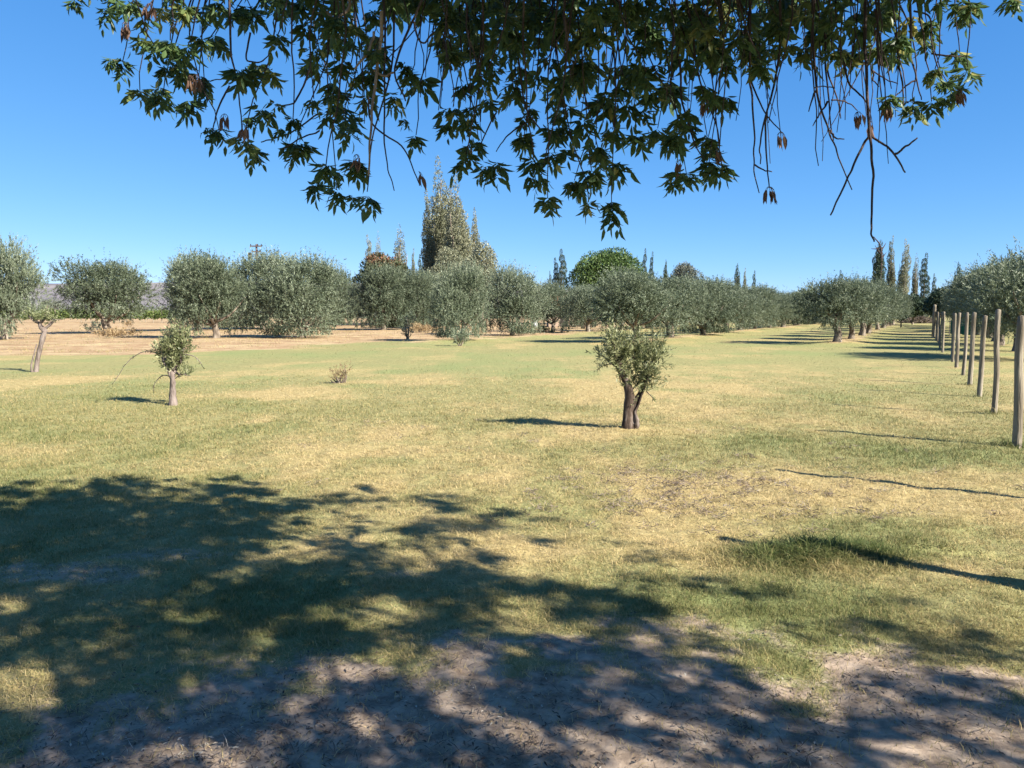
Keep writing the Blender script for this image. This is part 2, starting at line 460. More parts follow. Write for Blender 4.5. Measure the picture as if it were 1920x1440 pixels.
def ground_mat():
    m, nt, nd, ln, out = new_mat('lawn_and_soil')
    geo = nd.new('ShaderNodeNewGeometry')
    def noise(scale, detail=4, rough=0.55, sc=(1, 1, 1)):
        mp = nd.new('ShaderNodeMapping'); mp.inputs['Scale'].default_value = sc
        ln.new(geo.outputs['Position'], mp.inputs[0])
        n = nd.new('ShaderNodeTexNoise')
        n.inputs['Scale'].default_value = scale; n.inputs['Detail'].default_value = detail; n.inputs['Roughness'].default_value = rough
        ln.new(mp.outputs[0], n.inputs['Vector'])
        return n.outputs['Fac']
    def math_(op, a, b, clamp=False):
        n = nd.new('ShaderNodeMath'); n.operation = op; n.use_clamp = clamp
        for k, v in enumerate((a, b)):
            if isinstance(v, (int, float)): n.inputs[k].default_value = v
            else: ln.new(v, n.inputs[k])
        return n.outputs[0]
    def mixc(f, a, b):
        n = nd.new('ShaderNodeMix'); n.data_type = 'RGBA'
        ln.new(f, n.inputs[0]) if not isinstance(f, float) else setattr(n.inputs[0], 'default_value', f)
        for k, v in ((6, a), (7, b)):
            if isinstance(v, tuple): n.inputs[k].default_value = (*v, 1)
            else: ln.new(v, n.inputs[k])
        return n.outputs[2]
    def fac(x, lo, hi):
        n = nd.new('ShaderNodeMapRange'); n.interpolation_type = 'SMOOTHSTEP'
        n.inputs[1].default_value = lo; n.inputs[2].default_value = hi
        ln.new(x, n.inputs[0])
        return n.outputs[0]
    am = nd.new('ShaderNodeAttribute'); am.attribute_name = 'mask'
    sp = nd.new('ShaderNodeSeparateColor'); ln.new(am.outputs['Color'], sp.inputs[0])
    R, G, B, A = sp.outputs[0], sp.outputs[1], sp.outputs[2], am.outputs['Alpha']
    fine = noise(55, 5, 0.7)
    mid = noise(9, 5, 0.65)
    big = noise(1.3, 5, 0.6)
    streak = noise(2.2, 5, 0.65, (0.35, 1.0, 1))
    wide = noise(0.55, 5, 0.65, (0.45, 1.6, 1))
    green = mixc(fac(mid, 0.3, 0.7), (0.185, 0.176, 0.076), (0.290, 0.268, 0.118))
    tan = mixc(fac(mid, 0.3, 0.7), (0.270, 0.210, 0.092), (0.415, 0.328, 0.155))
    lushc = mixc(fac(fine, 0.3, 0.7), (0.135, 0.176, 0.064), (0.235, 0.272, 0.110))
    sfac = math_('ADD', math_('MULTIPLY', G, 0.75), math_('ADD', math_('MULTIPLY', math_('SUBTRACT', streak, 0.5), 1.0), math_('MULTIPLY', math_('SUBTRACT', wide, 0.5), 1.0)), True)
    lawn = mixc(fac(math_('ADD', sfac, math_('MULTIPLY', math_('SUBTRACT', fine, 0.5), 0.8)), 0.1, 0.85), green, tan)
    lawn = mixc(math_('MULTIPLY', B, 0.75), lawn, lushc)
    pinkc = mixc(fac(math_('ADD', math_('MULTIPLY', mid, 0.6), math_('MULTIPLY', big, 0.4)), 0.35, 0.65), (0.230, 0.145, 0.080), (0.40, 0.275, 0.160))
    pinkc = mixc(fac(math_('ADD', math_('MULTIPLY', wide, 0.65), math_('MULTIPLY', big, 0.35)), 0.46, 0.60), pinkc, (0.40, 0.315, 0.180))
    pinkc = mixc(math_('MULTIPLY', fac(wide, 0.45, 0.34), 0.6), pinkc, (0.135, 0.115, 0.062))
    pf = math_('ADD', A, math_('MULTIPLY', math_('SUBTRACT', big, 0.5), 0.6))
    lawn = mixc(fac(pf, 0.3, 0.75), lawn, pinkc)
    dirtc = mixc(fac(mid, 0.3, 0.7), (0.165, 0.124, 0.092), (0.390, 0.308, 0.232))
    speck = fac(noise(140, 3, 0.6), 0.60, 0.70)
    dirtc = mixc(math_('MULTIPLY', speck, 0.55), dirtc, (0.10, 0.075, 0.06))
    df = math_('ADD', math_('ADD', R, math_('MULTIPLY', math_('SUBTRACT', mid, 0.5), 0.8)), math_('MULTIPLY', math_('SUBTRACT', fine, 0.5), 0.8))
    col = mixc(fac(df, 0.22, 0.78), lawn, dirtc)
    p = nd.new('ShaderNodeBsdfPrincipled'); p.inputs['Roughness'].default_value = 0.95
    p.inputs['Specular IOR Level'].default_value = 0.08
    ln.new(col, p.inputs['Base Color'])
    hgt = math_('ADD', math_('MULTIPLY', fine, 0.5), math_('MULTIPLY', mid, 1.0))
    b = nd.new('ShaderNodeBump'); b.inputs['Strength'].default_value = 0.8; b.inputs['Distance'].default_value = 0.035
    ln.new(math_('SUBTRACT', 0.85, math_('MULTIPLY', R, 0.60), True), b.inputs['Strength'])
    ln.new(hgt, b.inputs['Height']); ln.new(b.outputs[0], p.inputs['Normal'])
    ln.new(p.outputs[0], out.inputs[0])
    return m
M['ground'] = ground_mat()
g = link('ground', mesh_from('ground', GV, [GF], smooth=True, mask=np.stack([cd, cs, cl, cp], 1)), M['ground'])
g['kind'] = 'structure'

# hills far away on the left
def build_hills():
    rng = np.random.default_rng(5)
    us = np.linspace(-1, 1, 240)
    ds = np.linspace(0, 1, 40)
    U, D = np.meshgrid(us, ds)
    Y = 2300 + D * 1500
    X = U * 3600 - 500
    prof = 118 * sstep(1900, -500, X) * (0.93 + 0.10 * vnoise(X * 0.0016, X * 0 + 3, 9))
    rise = sstep(0.0, 0.62, D)
    gul = fbm(X * 0.006, Y * 0.0035, 71, 5)
    Z = prof * (rise * 1.05 - 0.18 * (gul - 0.2) * np.sin(np.pi * np.clip(rise, 0, 1)) * 2) - 3
    Z = np.where(D > 0.7, Z - (D - 0.7) * 60, Z)
    V = np.stack([X.ravel(), Y.ravel(), Z.ravel()], 1)
    n = len(us)
    i = (np.arange(len(ds) - 1)[:, None] * n + np.arange(n - 1)[None, :])
    F = np.stack([i, i + 1, i + n + 1, i + n], -1).reshape(-1, 4)
    m, nt, nd, ln, out = new_mat('arid_hillside')
    geo = nd.new('ShaderNodeNewGeometry')
    n1 = nd.new('ShaderNodeTexNoise'); n1.inputs['Scale'].default_value = 0.006; n1.inputs['Detail'].default_value = 8; n1.inputs['Roughness'].default_value = 0.65
    ln.new(geo.outputs['Position'], n1.inputs['Vector'])
    r = ramp(nd, [(0.35, (0.11, 0.11, 0.125)), (0.5, (0.165, 0.152, 0.162)), (0.6, (0.20, 0.19, 0.185)), (0.72, (0.31, 0.29, 0.26))])
    ln.new(n1.outputs['Fac'], r.inputs[0])
    p = nd.new('ShaderNodeBsdfPrincipled'); p.inputs['Roughness'].default_value = 1.0
    p.inputs['Specular IOR Level'].default_value = 0.0
    ln.new(r.outputs[0], p.inputs['Base Color']); ln.new(p.outputs[0], out.inputs[0])
    h = link('hills', mesh_from('hills', V, [F], smooth=True), m)
    h['kind'] = 'structure'
build_hills()

# ------------------------------------------------------------------ olive trees
def shoots(rng, lobes, n, slen, up, leaves, L, W, droop=0.0, inner=0.30, spread=0.75):
    """leafy shoots spread through lobes (centre, radii); returns V, F, tint"""
    C = np.array([l[0] for l in lobes], float)
    Rr = np.array([l[1] for l in lobes], float)
    vol = np.prod(Rr, axis=1) ** (2 / 3)
    k = rng.choice(len(lobes), n, p=vol / vol.sum())
    d = norm(rng.normal(size=(n, 3)))
    r = np.cbrt(rng.uniform(inner, 1, n))[:, None]
    base = C[k] + d * Rr[k] * r
    sd = d * 0.8 + np.array([0, 0, up]) + rng.normal(0, 0.28, (n, 3))
    low = np.clip(-d[:, 2] + 0.15, 0, 1)[:, None] * droop
    sd = norm(sd * (1 - low) + np.array([0, 0, -1.0]) * low * 1.3)
    ln_ = slen * rng.uniform(0.5, 1.25, n)
    t = rng.uniform(0.05, 1, (n, leaves))
    a = perp(sd, rng)
    b = np.cross(sd, a)
    an = rng.uniform(0, 2 * math.pi, (n, leaves))
    side = a[:, None] * np.cos(an)[..., None] + b[:, None] * np.sin(an)[..., None]
    ld = norm(sd[:, None] * rng.uniform(0.35, 1.0, (n, leaves))[..., None] + side * spread)
    bp = base[:, None] + sd[:, None] * (ln_[:, None] * t)[..., None]
    bp = bp.reshape(-1, 3)
    ld = ld.reshape(-1, 3)
    m = len(bp)
    V, F = quad_leaves(bp, ld, L * rng.uniform(0.7, 1.25, m), W * rng.uniform(0.7, 1.2, m), rng)
    tint = np.clip(0.42 + np.repeat(rng.normal(0, 0.13, n) + rng.normal(0, 0.10, len(lobes))[k], leaves) + rng.normal(0, 0.10, m), 0, 1)
    return V, F, np.repeat(tint, 4)

def olive_lobes(rng, H, Wd, trunk, n=11, flat=0.85):
    """lobes of a crown H tall, Wd wide, above a trunk of given height"""
    out = []
    cz = (H + trunk) / 2
    hz_ = (H - trunk) / 2
    for i in range(n):
        a = 2 * math.pi * (i / n) + rng.uniform(-0.35, 0.35)
        rr = rng.uniform(0.40, 0.74) * Wd / 2
        z = cz + rng.uniform(-0.60, 0.52) * hz_
        q = rng.uniform(0.10, 0.22)
        out.append(((rr * math.cos(a), rr * math.sin(a), z), (Wd * q, Wd * q, hz_ * rng.uniform(0.26, 0.54))))
    for i in range(4):
        out.append(((rng.uniform(-.16, .16) * Wd, rng.uniform(-.16, .16) * Wd, cz + hz_ * rng.uniform(0.15, 0.5)), (Wd * 0.21, Wd * 0.21, hz_ * 0.5)))
    return out

def gnarled_trunk(rng, th, r0, lobes, mb, limbs=6, lean=(0, 0), fork=1):
    """thick ribbed trunk that divides into limbs reaching the lobes"""
    top = np.array([lean[0], lean[1], th])
    P = curve_pts([(0, 0, -0.15), (rng.uniform(-.06, .06), rng.uniform(-.06, .06), th * 0.35), (lean[0] * 0.7 + rng.uniform(-.05, .05), lean[1] * 0.7, th * 0.72), top], 12)
    rad = np.interp(np.linspace(0, 1, 12), [0, 0.15, 0.5, 0.85, 1], [r0 * 1.55, r0 * 1.15, r0 * 0.92, r0, r0 * 0.8])
    mb.tube(P, rad, 14, 0.09, rng)
    pick = rng.choice(len(lobes), min(limbs, len(lobes)), replace=False)
    for k in pick:
        c = np.array(lobes[k][0])
        s = top - np.array([0, 0, th * rng.uniform(0.0, 0.25)])
        mid = s * 0.5 + c * 0.5 + np.array([rng.uniform(-.15, .15), rng.uniform(-.15, .15), -0.12 * np.linalg.norm(c - s)])
        Q = curve_pts([s, mid, c], 8)
        mb.tube(Q, np.linspace(r0 * 0.52, r0 * 0.10, 8), 8, 0.08, rng)
    return top

def make_olive(seed, H, Wd, trunk, r0, up=0.75, droop=0.75, n=2300, L=0.125, Wl=0.034, slen=0.55, leaves=18, nl=11, lean=(0, 0), limbs=7):
    rng = np.random.default_rng(seed)
    root = empty('olive_tree', (0, 0, -50))
    lobes = olive_lobes(rng, H, Wd, trunk, nl)
    mb = MB()
    gnarled_trunk(rng, trunk * 1.12 + 0.15, r0, lobes, mb, limbs, lean)
    V, F, t = shoots(rng, lobes, n, slen, up, leaves, L, Wl, droop, 0.28, 0.55)
    keep = np.repeat(V[:, 2].reshape(-1, 4).min(1) > 0.12, 4)
    V, t = V[keep], t[keep]
    # long upright water shoots standing out of the top
    top = [((l[0][0], l[0][1], l[0][2] + l[1][2] * 0.55), (l[1][0] * 0.8, l[1][1] * 0.8, l[1][2] * 0.3)) for l in lobes if l[0][2] > (H + trunk) / 2 - 0.1 * H]
    V2, F2, t2 = shoots(rng, top, 240, slen * 1.35, 1.9, 16, L * 0.95, Wl * 0.95, 0, 0.2, 0.42)
    mc = MB()
    mc.add(V, np.arange(len(V)).reshape(-1, 4), None, t)
    V3, F3, t3 = shoots(rng, lobes, 170, slen * 1.9, 0.55, 16, L * 0.85, Wl * 0.85, droop * 0.6, 0.8, 0.45)
    V3[:, 2] = np.maximum(V3[:, 2], 0.1)
    mc.add(V3, F3, None, t3)
    mc.add(V2, F2, None, np.clip(t2 + 0.08, 0, 1))
    link('trunk', mb.mesh('olive_trunk', True), M['bark'], root)
    link('crown', mc.mesh('olive_crown'), M['olive'], root)
    return root

OL = [make_olive(101, 4.0, 4.4, 0.62, 0.17, n=2300, droop=0.8, lean=(0.15, 0), nl=15, slen=0.62),
      make_olive(112, 4.0, 4.5, 0.70, 0.20, n=2300, up=0.7, droop=0.7, nl=15, slen=0.6),
      make_olive(103, 4.0, 4.1, 0.30, 0.15, n=2400, up=0.95, droop=1.1, nl=13, slen=0.7),
      make_olive(104, 4.0, 4.9, 1.45, 0.20, n=2150, up=0.6, droop=0.6, nl=14, lean=(-0.2, 0.05), slen=0.6),
      make_olive(105, 4.0, 4.7, 1.15, 0.18, n=2150, up=0.7, droop=0.6, nl=14, lean=(0.3, 0.0), slen=0.6)]
used = set()
def place_tree(protos, k, x, y, H, Wd, rz, label, group, cat='olive tree', H0=4.0, W0=4.4, mats=None):
    sc = (Wd / W0, Wd / W0, H / H0)
    loc = (x, y, hz(x, y) - 0.03)
    p = protos[k]
    key = (id(protos), k)
    if key not in used:
        used.add(key)
        p.location, p.rotation_euler, p.scale = loc, (0, 0, rz), sc
        o = p
    else:
        o = dup(p, loc, rz, sc)
    return tag(o, label, cat, group)

W0S = [4.4, 4.5, 4.1, 4.9, 4.7]
def olive_px(k, px, by, ty, wpx, rz, label, group):
    c = gp(px, by)
    Y = c[1]
    Hh = at(px, ty, Y)[2]
    Wd = wpx * Y / FPX
    return place_tree(OL, k, c[0], Y, Hh * 0.95, Wd, rz, label, group, W0=W0S[k] * 1.03, H0=4.15)
GL = 'olive trees standing at the edge of the lawn'
olive_px(0, 8, 636, 445, 138, 0.3, 'tall olive tree cut by the left edge of the photo, behind the pale leaning trunk', GL)
olive_px(1, 200, 626, 490, 172, 1.1, 'broad round olive tree standing apart between the two gaps of hillside at left', GL)
olive_px(0, 405, 634, 472, 160, 2.2, 'tall dark olive tree with a thick trunk, behind and right of the young left olive', GL)
olive_px(2, 372, 620, 480, 140, 0.7, 'olive tree half hidden behind the left side of the tall dark olive', GL)
olive_px(2, 492, 617, 470, 160, 3.0, 'olive tree with silvery crown right under the power pole top', GL)
olive_px(2, 568, 633, 475, 175, 4.0, 'wide spreading olive tree with drooping skirt, left of the dark gap in the tree line', GL)
olive_px(2, 628, 613, 496, 96, 5.1, 'small olive tree at the right shoulder of the wide spreading olive', GL)
olive_px(2, 718, 619, 495, 122, 1.9, 'weeping olive tree below the rust coloured tree', GL)
olive_px(2, 768, 618, 506, 112, 2.9, 'olive tree between the weeping olive and the tall poplars', GL)
olive_px(2, 812, 615, 510, 108, 0.2, 'olive tree in front of the foot of the tallest poplar', GL)
olive_px(2, 866, 640, 492, 122, 3.4, 'tall feathery olive tree with suckers at its base, in front of the poplars', GL)
olive_px(2, 962, 629, 497, 128, 5.5, 'rounded olive tree with a dark trunk, right of the feathery olive', GL)
olive_px(0, 1036, 622, 526, 96, 0.9, 'small olive tree with a forked bare trunk left of the house', GL)
olive_px(2, 1092, 617, 536, 96, 1.4, 'thin greyish olive tree right of the house', GL)
ORD = ['first', 'second', 'third', 'fourth', 'fifth', 'sixth', 'seventh', 'eighth', 'ninth', 'tenth', 'eleventh', 'twelfth', 'thirteenth', 'fourteenth', 'fifteenth', 'sixteenth']
rr = np.random.default_rng(77)
def row(x0, y0, n, step, ks, Hm, Wm, name, group):
    for i in range(n):
        y = y0 + i * step + (rr.uniform(-0.4, 0.4) if i else 0)
        x = row_x(x0, y0, y) + (rr.uniform(-0.3, 0.3) if i else 0)
        k = ks[i % len(ks)]
        place_tree(OL, k, x, y, Hm * rr.uniform(0.93, 1.08), Wm * rr.uniform(0.94, 1.1), rr.uniform(0, 6.28),
                   f'{ORD[i]} olive tree from the near end of {name}', group, W0=W0S[k] * 1.1, H0=4.15)
row(6.9, 43.0, 12, 6.0, [0, 1, 2], 3.65, 5.4, 'the bushy row at centre right', 'olives in the bushy row right of centre')
row(17.2, 41.0, 11, 6.0, [3, 4], 3.45, 4.7, 'the row left of the mown aisle', 'olives in the clean trunked row')
row(row_x(21.6, 33.0, 27.6), 27.6, 12, 5.9, [4, 3], 4.25, 5.2, 'the row behind the posts', 'olives behind the line of posts')
row(row_x(-4.6, 43, 63), 63.0, 4, 6.5, [1, 0, 2], 3.6, 4.6, 'the row behind the house', 'olives in the far middle row')
row(row_x(33.5, 33.0, 40), 40.0, 7, 6.5, [3, 4], 4.4, 5.2, 'the outermost row at right', 'olives in the outermost right row')

# ------------------------------------------------------------------ other trees in the distance
def cloud(rng, lobes, n, L, W, inner=0.45, up=0.0):
    C = np.array([l[0] for l in lobes], float)
    Rr = np.array([l[1] for l in lobes], float)
    vol = np.prod(Rr, axis=1) ** (2 / 3)
    k = rng.choice(len(lobes), n, p=vol / vol.sum())
    d = norm(rng.normal(size=(n, 3)))
    b = C[k] + d * Rr[k] * np.cbrt(rng.uniform(inner, 1, n))[:, None]
    D = norm(d * 0.6 + rng.normal(0, 0.5, (n, 3)) + np.array([0, 0, up * 1.4]))
    V, F = quad_leaves(b, D, L * rng.uniform(0.6, 1.3, n), W * rng.uniform(0.6, 1.3, n), rng)
    lt = rng.normal(0, 0.10, len(lobes))
    t = np.clip(0.45 + lt[k] + rng.normal(0, 0.18, n), 0, 1)
    return V, F, np.repeat(t, 4), k, b

def make_poplar(seed, H, Wd, spires, n, mat, L=0.30, W=0.16, bare=0.0):
    """columnar poplar: a bundle of upright plumes round one stem"""
    rng = np.random.default_rng(seed)
    root = empty('poplar_tree', (0, 0, -50))
    lobes = []
    for i in range(spires):
        a = rng.uniform(0, 6.28)
        r = Wd * 0.5 * (rng.uniform(0.15, 0.62) if i else 0.0)
        h = H * (rng.uniform(0.58, 0.97) if i else 1.0)
        w = Wd * (rng.uniform(0.20, 0.30) if spires > 1 else 0.46)
        m = 12
        for j in range(m):
            u = (j + 0.5) / m
            wr = w * min(1, ((1 - u) / 0.32)) ** 0.62 * (0.65 + 0.35 * min(1, u / 0.25)) * rng.uniform(0.8, 1.15)
            z0 = H * 0.05
            lobes.append(((r * math.cos(a) * (0.35 + 0.65 * u) + rng.normal(0, w * 0.15), r * math.sin(a) * (0.35 + 0.65 * u) + rng.normal(0, w * 0.15), z0 + (h - z0) * u), (wr, wr, h / m * 0.8)))
    V, F, t, k, b = cloud(rng, lobes, n, L, W, 0.25, 1.1)
    if bare:
        keep = np.repeat(rng.random(n) > bare * sstep(0.5 * H, 0.9 * H, b[:, 2]), 4)
        V, t = V[keep], t[keep]
        F = np.arange(len(V)).reshape(-1, 4)
    mc = MB(); mc.add(V, F, None, t)
    mb = MB()
    mb.tube(curve_pts([(0, 0, -0.3), (0.03 * Wd, 0, H * 0.3), (-0.03 * Wd, 0, H * 0.6), (0, 0, H * 0.88)], 14), np.linspace(H * 0.015, H * 0.002, 14), 8, 0.05, rng)
    for i in range(7):
        z = H * rng.uniform(0.12, 0.6)
        a = rng.uniform(0, 6.28)
        q = np.array([math.cos(a), math.sin(a), 0]) * Wd * 0.28
        mb.tube(curve_pts([(0, 0, z), tuple(q * 0.7 + [0, 0, z + H * 0.07]), tuple(q + [0, 0, z + H * 0.25])], 6), np.linspace(H * 0.006, H * 0.0015, 6), 5)
    link('trunk', mb.mesh('poplar_trunk', True), M['bark'], root)
    link('crown', mc.mesh('poplar_crown'), mat, root)
    return root
PO = [make_poplar(201, 20, 5.0, 8, 34000, M['poplar'], 0.24, 0.12),
      make_poplar(202, 20, 3.6, 5, 21000, M['poplar'], 0.23, 0.115),
      make_poplar(203, 20, 2.6, 1, 11000, M['cypress'], 0.22, 0.12),
      make_poplar(204, 20, 3.0, 4, 14000, M['poplar'], 0.22, 0.11, 0.55),
      make_poplar(205, 20, 3.4, 3, 17000, M['cypress'], 0.23, 0.12)]
PW = [5.0, 3.6, 2.6, 3.0, 3.4]
def poplar_px(k, px, ty, wpx, Y, rz, label, group='poplars beyond the olive grove', cat='poplar'):
    x = at(px, 600, Y)[0]
    Hh = at(px, ty, Y)[2]
    return place_tree(PO, k, x, Y, Hh, wpx * Y / FPX, rz, label, group, cat, 20.3, PW[k])
poplar_px(0, 829, 296, 76, 112, 0.4, 'tallest poplar, its narrow top reaching up to the hanging ash leaves')
poplar_px(0, 857, 326, 80, 106, 2.0, 'broad sunlit poplar just right of the tallest poplar')
poplar_px(1, 804, 356, 44, 109, 1.0, 'poplar on the shaded left flank of the tallest poplar')
poplar_px(1, 889, 390, 38, 110, 3.6, 'shorter poplar standing apart on the right of the tall poplar clump')
poplar_px(2, 788, 478, 12, 140, 0.0, 'small dark narrow poplar left of the tall poplar clump')
poplar_px(1, 693, 440, 30, 105, 1.7, 'poplar rising at the left shoulder of the rust coloured tree')
poplar_px(3, 711, 432, 20, 112, 2.5, 'thin poplar spike above the rust coloured tree')
poplar_px(3, 752, 420, 46, 104, 0.8, 'thin leaved poplar with several spires right of the rust coloured tree')
poplar_px(1, 776, 466, 18, 106, 4.4, 'narrow pale green poplar between the spired poplar and the tall clump')
poplar_px(2, 1052, 468, 20, 130, 0.5, 'taller of two slim poplars left of the round green tree')
poplar_px(2, 1041, 484, 15, 131, 1.5, 'shorter of two slim poplars left of the round green tree')
poplar_px(2, 1031, 508, 8, 135, 2.2, 'tiny poplar tip left of the two slim poplars')
poplar_px(2, 1208, 467, 12, 128, 3.2, 'pointed slim poplar at the right shoulder of the round green tree')
poplar_px(2, 1221, 473, 11, 128, 4.1, 'slim poplar with a blunt top right of the pointed one')
poplar_px(4, 1193, 480, 12, 129, 4.6, 'poplar tip touching the right side of the round green tree')
poplar_px(4, 1247, 488, 18, 118, 0.9, 'short dark poplar beside the grey round tree')
poplar_px(4, 1380, 494, 16, 150, 2.7, 'darkest poplar of the three small ones over the bushy row')
poplar_px(1, 1394, 503, 15, 150, 3.7, 'middle poplar of the three small ones over the bushy row')
poplar_px(2, 1412, 507, 9, 150, 4.9, 'thin lone poplar of the three small ones over the bushy row')
poplar_px(2, 1573, 507, 12, 150, 0.3, 'small dark conical poplar over the clean trunked olive')
poplar_px(4, 1645, 452, 44, 128, 1.2, 'dark poplar wrapped in ivy with a dead broken top')
poplar_px(1, 1667, 442, 24, 130, 5.0, 'leafy poplar second from left of the tall group over the aisle')
poplar_px(1, 1691, 449, 30, 127, 2.4, 'widest poplar in the middle of the tall group over the aisle')
poplar_px(3, 1713, 474, 20, 130, 0.6, 'half bare poplar right of the widest one over the aisle')
poplar_px(2, 1730, 475, 19, 128, 3.9, 'pointed dense poplar at the right end of the group over the aisle')
poplar_px(2, 1748, 513, 10, 140, 1.8, 'tiny poplar tip between the aisle group and the olives at right')
poplar_px(4, 1792, 491, 20, 120, 5.6, 'dark cone shaped poplar rising over the olives behind the posts')

# dead snag on the ivy poplar's neighbour: a bare broken stem
def blob_tree(name, px, by, ty, wpx, Y, mat, seed, n, L, W, label, cat, low=0.25, nl=14, bark='bark', dense=0.45):
    rng = np.random.default_rng(seed)
    x = at(px, 600, Y)[0]
    H = at(px, ty, Y)[2]
    Wd = wpx * Y / FPX
    root = empty(name, (x, Y, hz(x, Y) - 0.05))
    z0 = H * low
    lobes = []
    for i in range(nl):
        d = norm(rng.normal(size=3))
        d[2] = abs(d[2]) * 1.2 - 0.45
        lobes.append(((d[0] * Wd * 0.30, d[1] * Wd * 0.30, (z0 + H) / 2 + d[2] * (H - z0) * 0.30), (Wd * rng.uniform(0.16, 0.24),) * 2 + ((H - z0) * rng.uniform(0.17, 0.26),)))
    lobes.append(((0, 0, (z0 + H) / 2), (Wd * 0.3, Wd * 0.3, (H - z0) * 0.36)))
    V, F, t, k, b = cloud(rng, lobes, n, L, W, dense)
    mc = MB(); mc.add(V, F, None, t)
    mb = MB()
    gnarled_trunk(rng, z0 * 1.2 + 0.3, H * 0.03, lobes, mb, 7)
    link('trunk', mb.mesh(name + '_trunk', True), M[bark], root)
    c = link('crown', mc.mesh(name + '_crown'), mat, root)
    tag(root, label, cat)
    return root, c
r_, c_ = blob_tree('rusty_tree', 716, 605, 466, 122, 98, M['red'], 301, 17000, 0.28, 0.16, 'dark rounded tree with rust red leaves on top, among thin poplars', 'tree', 0.15)
tt = np.empty(len(c_.data.vertices), np.float32)
co = np.empty(len(c_.data.vertices) * 3, np.float32)
c_.data.vertices.foreach_get('co', co)
co = co.reshape(-1, 3)
c_.data.attributes['tint'].data.foreach_get('value', tt)
topz = co[:, 2].max()
tt = np.clip(tt * 0.8 + 0.42 * sstep(0.72, 0.92, co[:, 2] / topz) * (0.3 + vnoise(co[:, 0] * 0.7, co[:, 2] * 0.7, 5)), 0, 1)
c_.data.attributes['tint'].data.foreach_set('value', tt.astype(np.float32))
blob_tree('round_tree', 1134, 605, 457, 158, 108, M['round'], 302, 26000, 0.28, 0.18, 'bright green round headed tree rising over the olives in the middle distance', 'tree', 0.2, 18)
blob_tree('grey_tree', 1286, 600, 484, 74, 125, M['grey'], 303, 9000, 0.26, 0.13, 'greyish thin crowned tree over the bushy olive row', 'tree', 0.3, 11, 'bark', 0.25)
blob_tree('willow_tree', 903, 605, 447, 84, 92, M['poplar'], 304, 14000, 0.23, 0.12, 'pale green rounded tree right of the poplar clump, behind the feathery olive', 'tree', 0.15, 12)
blob_tree('willow_tree', 850, 605, 452, 110, 98, M['poplar'], 314, 17000, 0.23, 0.12, 'pale green full tree at the foot of the poplar clump', 'tree', 0.12, 12)
blob_tree('shade_tree', 1712, 600, 548, 64, 104, M['cypress'], 305, 4500, 0.34, 0.20, 'dark dense tree closing the far end of the mown aisle', 'tree', 0.15, 10)
blob_tree('shade_tree', 1758, 600, 535, 54, 96, M['cypress'], 306, 4500, 0.34, 0.20, 'dark dense tree behind the far end of the posts', 'tree', 0.12, 10)
blob_tree('shade_tree', 1690, 615, 572, 28, 85, M['cypress'], 307, 1800, 0.26, 0.15, 'small black green tree on the left of the far aisle end', 'tree', 0.25, 8)
blob_tree('shade_tree', 655, 608, 540, 90, 100, M['cypress'], 308, 4500, 0.34, 0.2, 'deep shaded tree filling the dark gap left of the weeping olive', 'tree', 0.1, 10)
blob_tree('shade_tree', 1510, 604, 540, 80, 120, M['olive'], 309, 4500, 0.34, 0.17, 'olive coloured tree closing the gap between the two olive rows', 'tree', 0.15, 10)
blob_tree('shade_tree', 1600, 604, 538, 100, 118, M['olive'], 311, 5000, 0.34, 0.17, 'olive coloured tree behind the clean trunked row', 'tree', 0.15, 10)
blob_tree('bare_tree', 100, 604, 556, 56, 180, M['far'], 310, 1500, 0.5, 0.16, 'thin pale grey tree standing before the hills at left', 'tree', 0.2, 9, 'pale_bark', 0.15)

# the dead broken top
def snag():
    rng = np.random.default_rng(9)
    Y = 127.0
    p0 = at(1646, 600, Y)
    root = empty('dead_tree', (p0[0], Y, hz(p0[0], Y)))
    mb = MB()
    T = at(1638, 444, Y)
    Hh = T[2]
    mb.tube(curve_pts([(0, 0, -0.3), (0.1, 0, Hh * 0.5), (0.0, 0, Hh * 0.86), (T[0] - p0[0], 0, Hh)], 14), np.linspace(0.30, 0.06, 14), 8, 0.1, rng)
    link('trunk', mb.mesh('dead_trunk', True), M['twig'], root)
    for (bx, bz, ex, ez) in [(0.0, 0.87, -1.5, 0.86), (0.0, 0.84, 0.9, 0.93), (0, 0.80, -0.9, 0.90), (0, 0.74, 1.0, 0.82)]:
        b = MB()
        b.tube(curve_pts([(bx, 0, Hh * bz), (ex * 0.5, 0.1, Hh * (bz + ez) / 2 - 0.1), (ex, 0.2, Hh * ez)], 6), np.linspace(0.14, 0.03, 6), 6)
        link('branch', b.mesh('dead_branch', True), M['twig'], root)
    tag(root, 'dead leafless trunk with a broken crooked tip above the ivy poplar', 'dead tree')
snag()

# far tree belt beyond everything: reads as one mass
def treeline():
    rng = np.random.default_rng(21)
    lobes = []
    for i in range(330):
        Y = rng.uniform(190, 300)
        x = rng.uniform(-0.78, 0.80) * Y
        h = rng.uniform(3.0, 6.0) * (1.0 if x > -0.30 * Y else 0.65)
        lobes.append(((x, Y, h * 0.45), (rng.uniform(3, 7), rng.uniform(3, 5), h * 0.55)))
    V, F, t, k, b = cloud(rng, lobes, 42000, 0.9, 0.5, 0.3)
    V[:, 2] = np.maximum(V[:, 2], 0.0)
    mc = MB(); mc.add(V, F, None, t)
    o = link('treeline', mc.mesh('treeline'), M['far'])
    tag(o, 'low grey green belt of far trees along the horizon', 'treeline', None, 'stuff')
treeline()

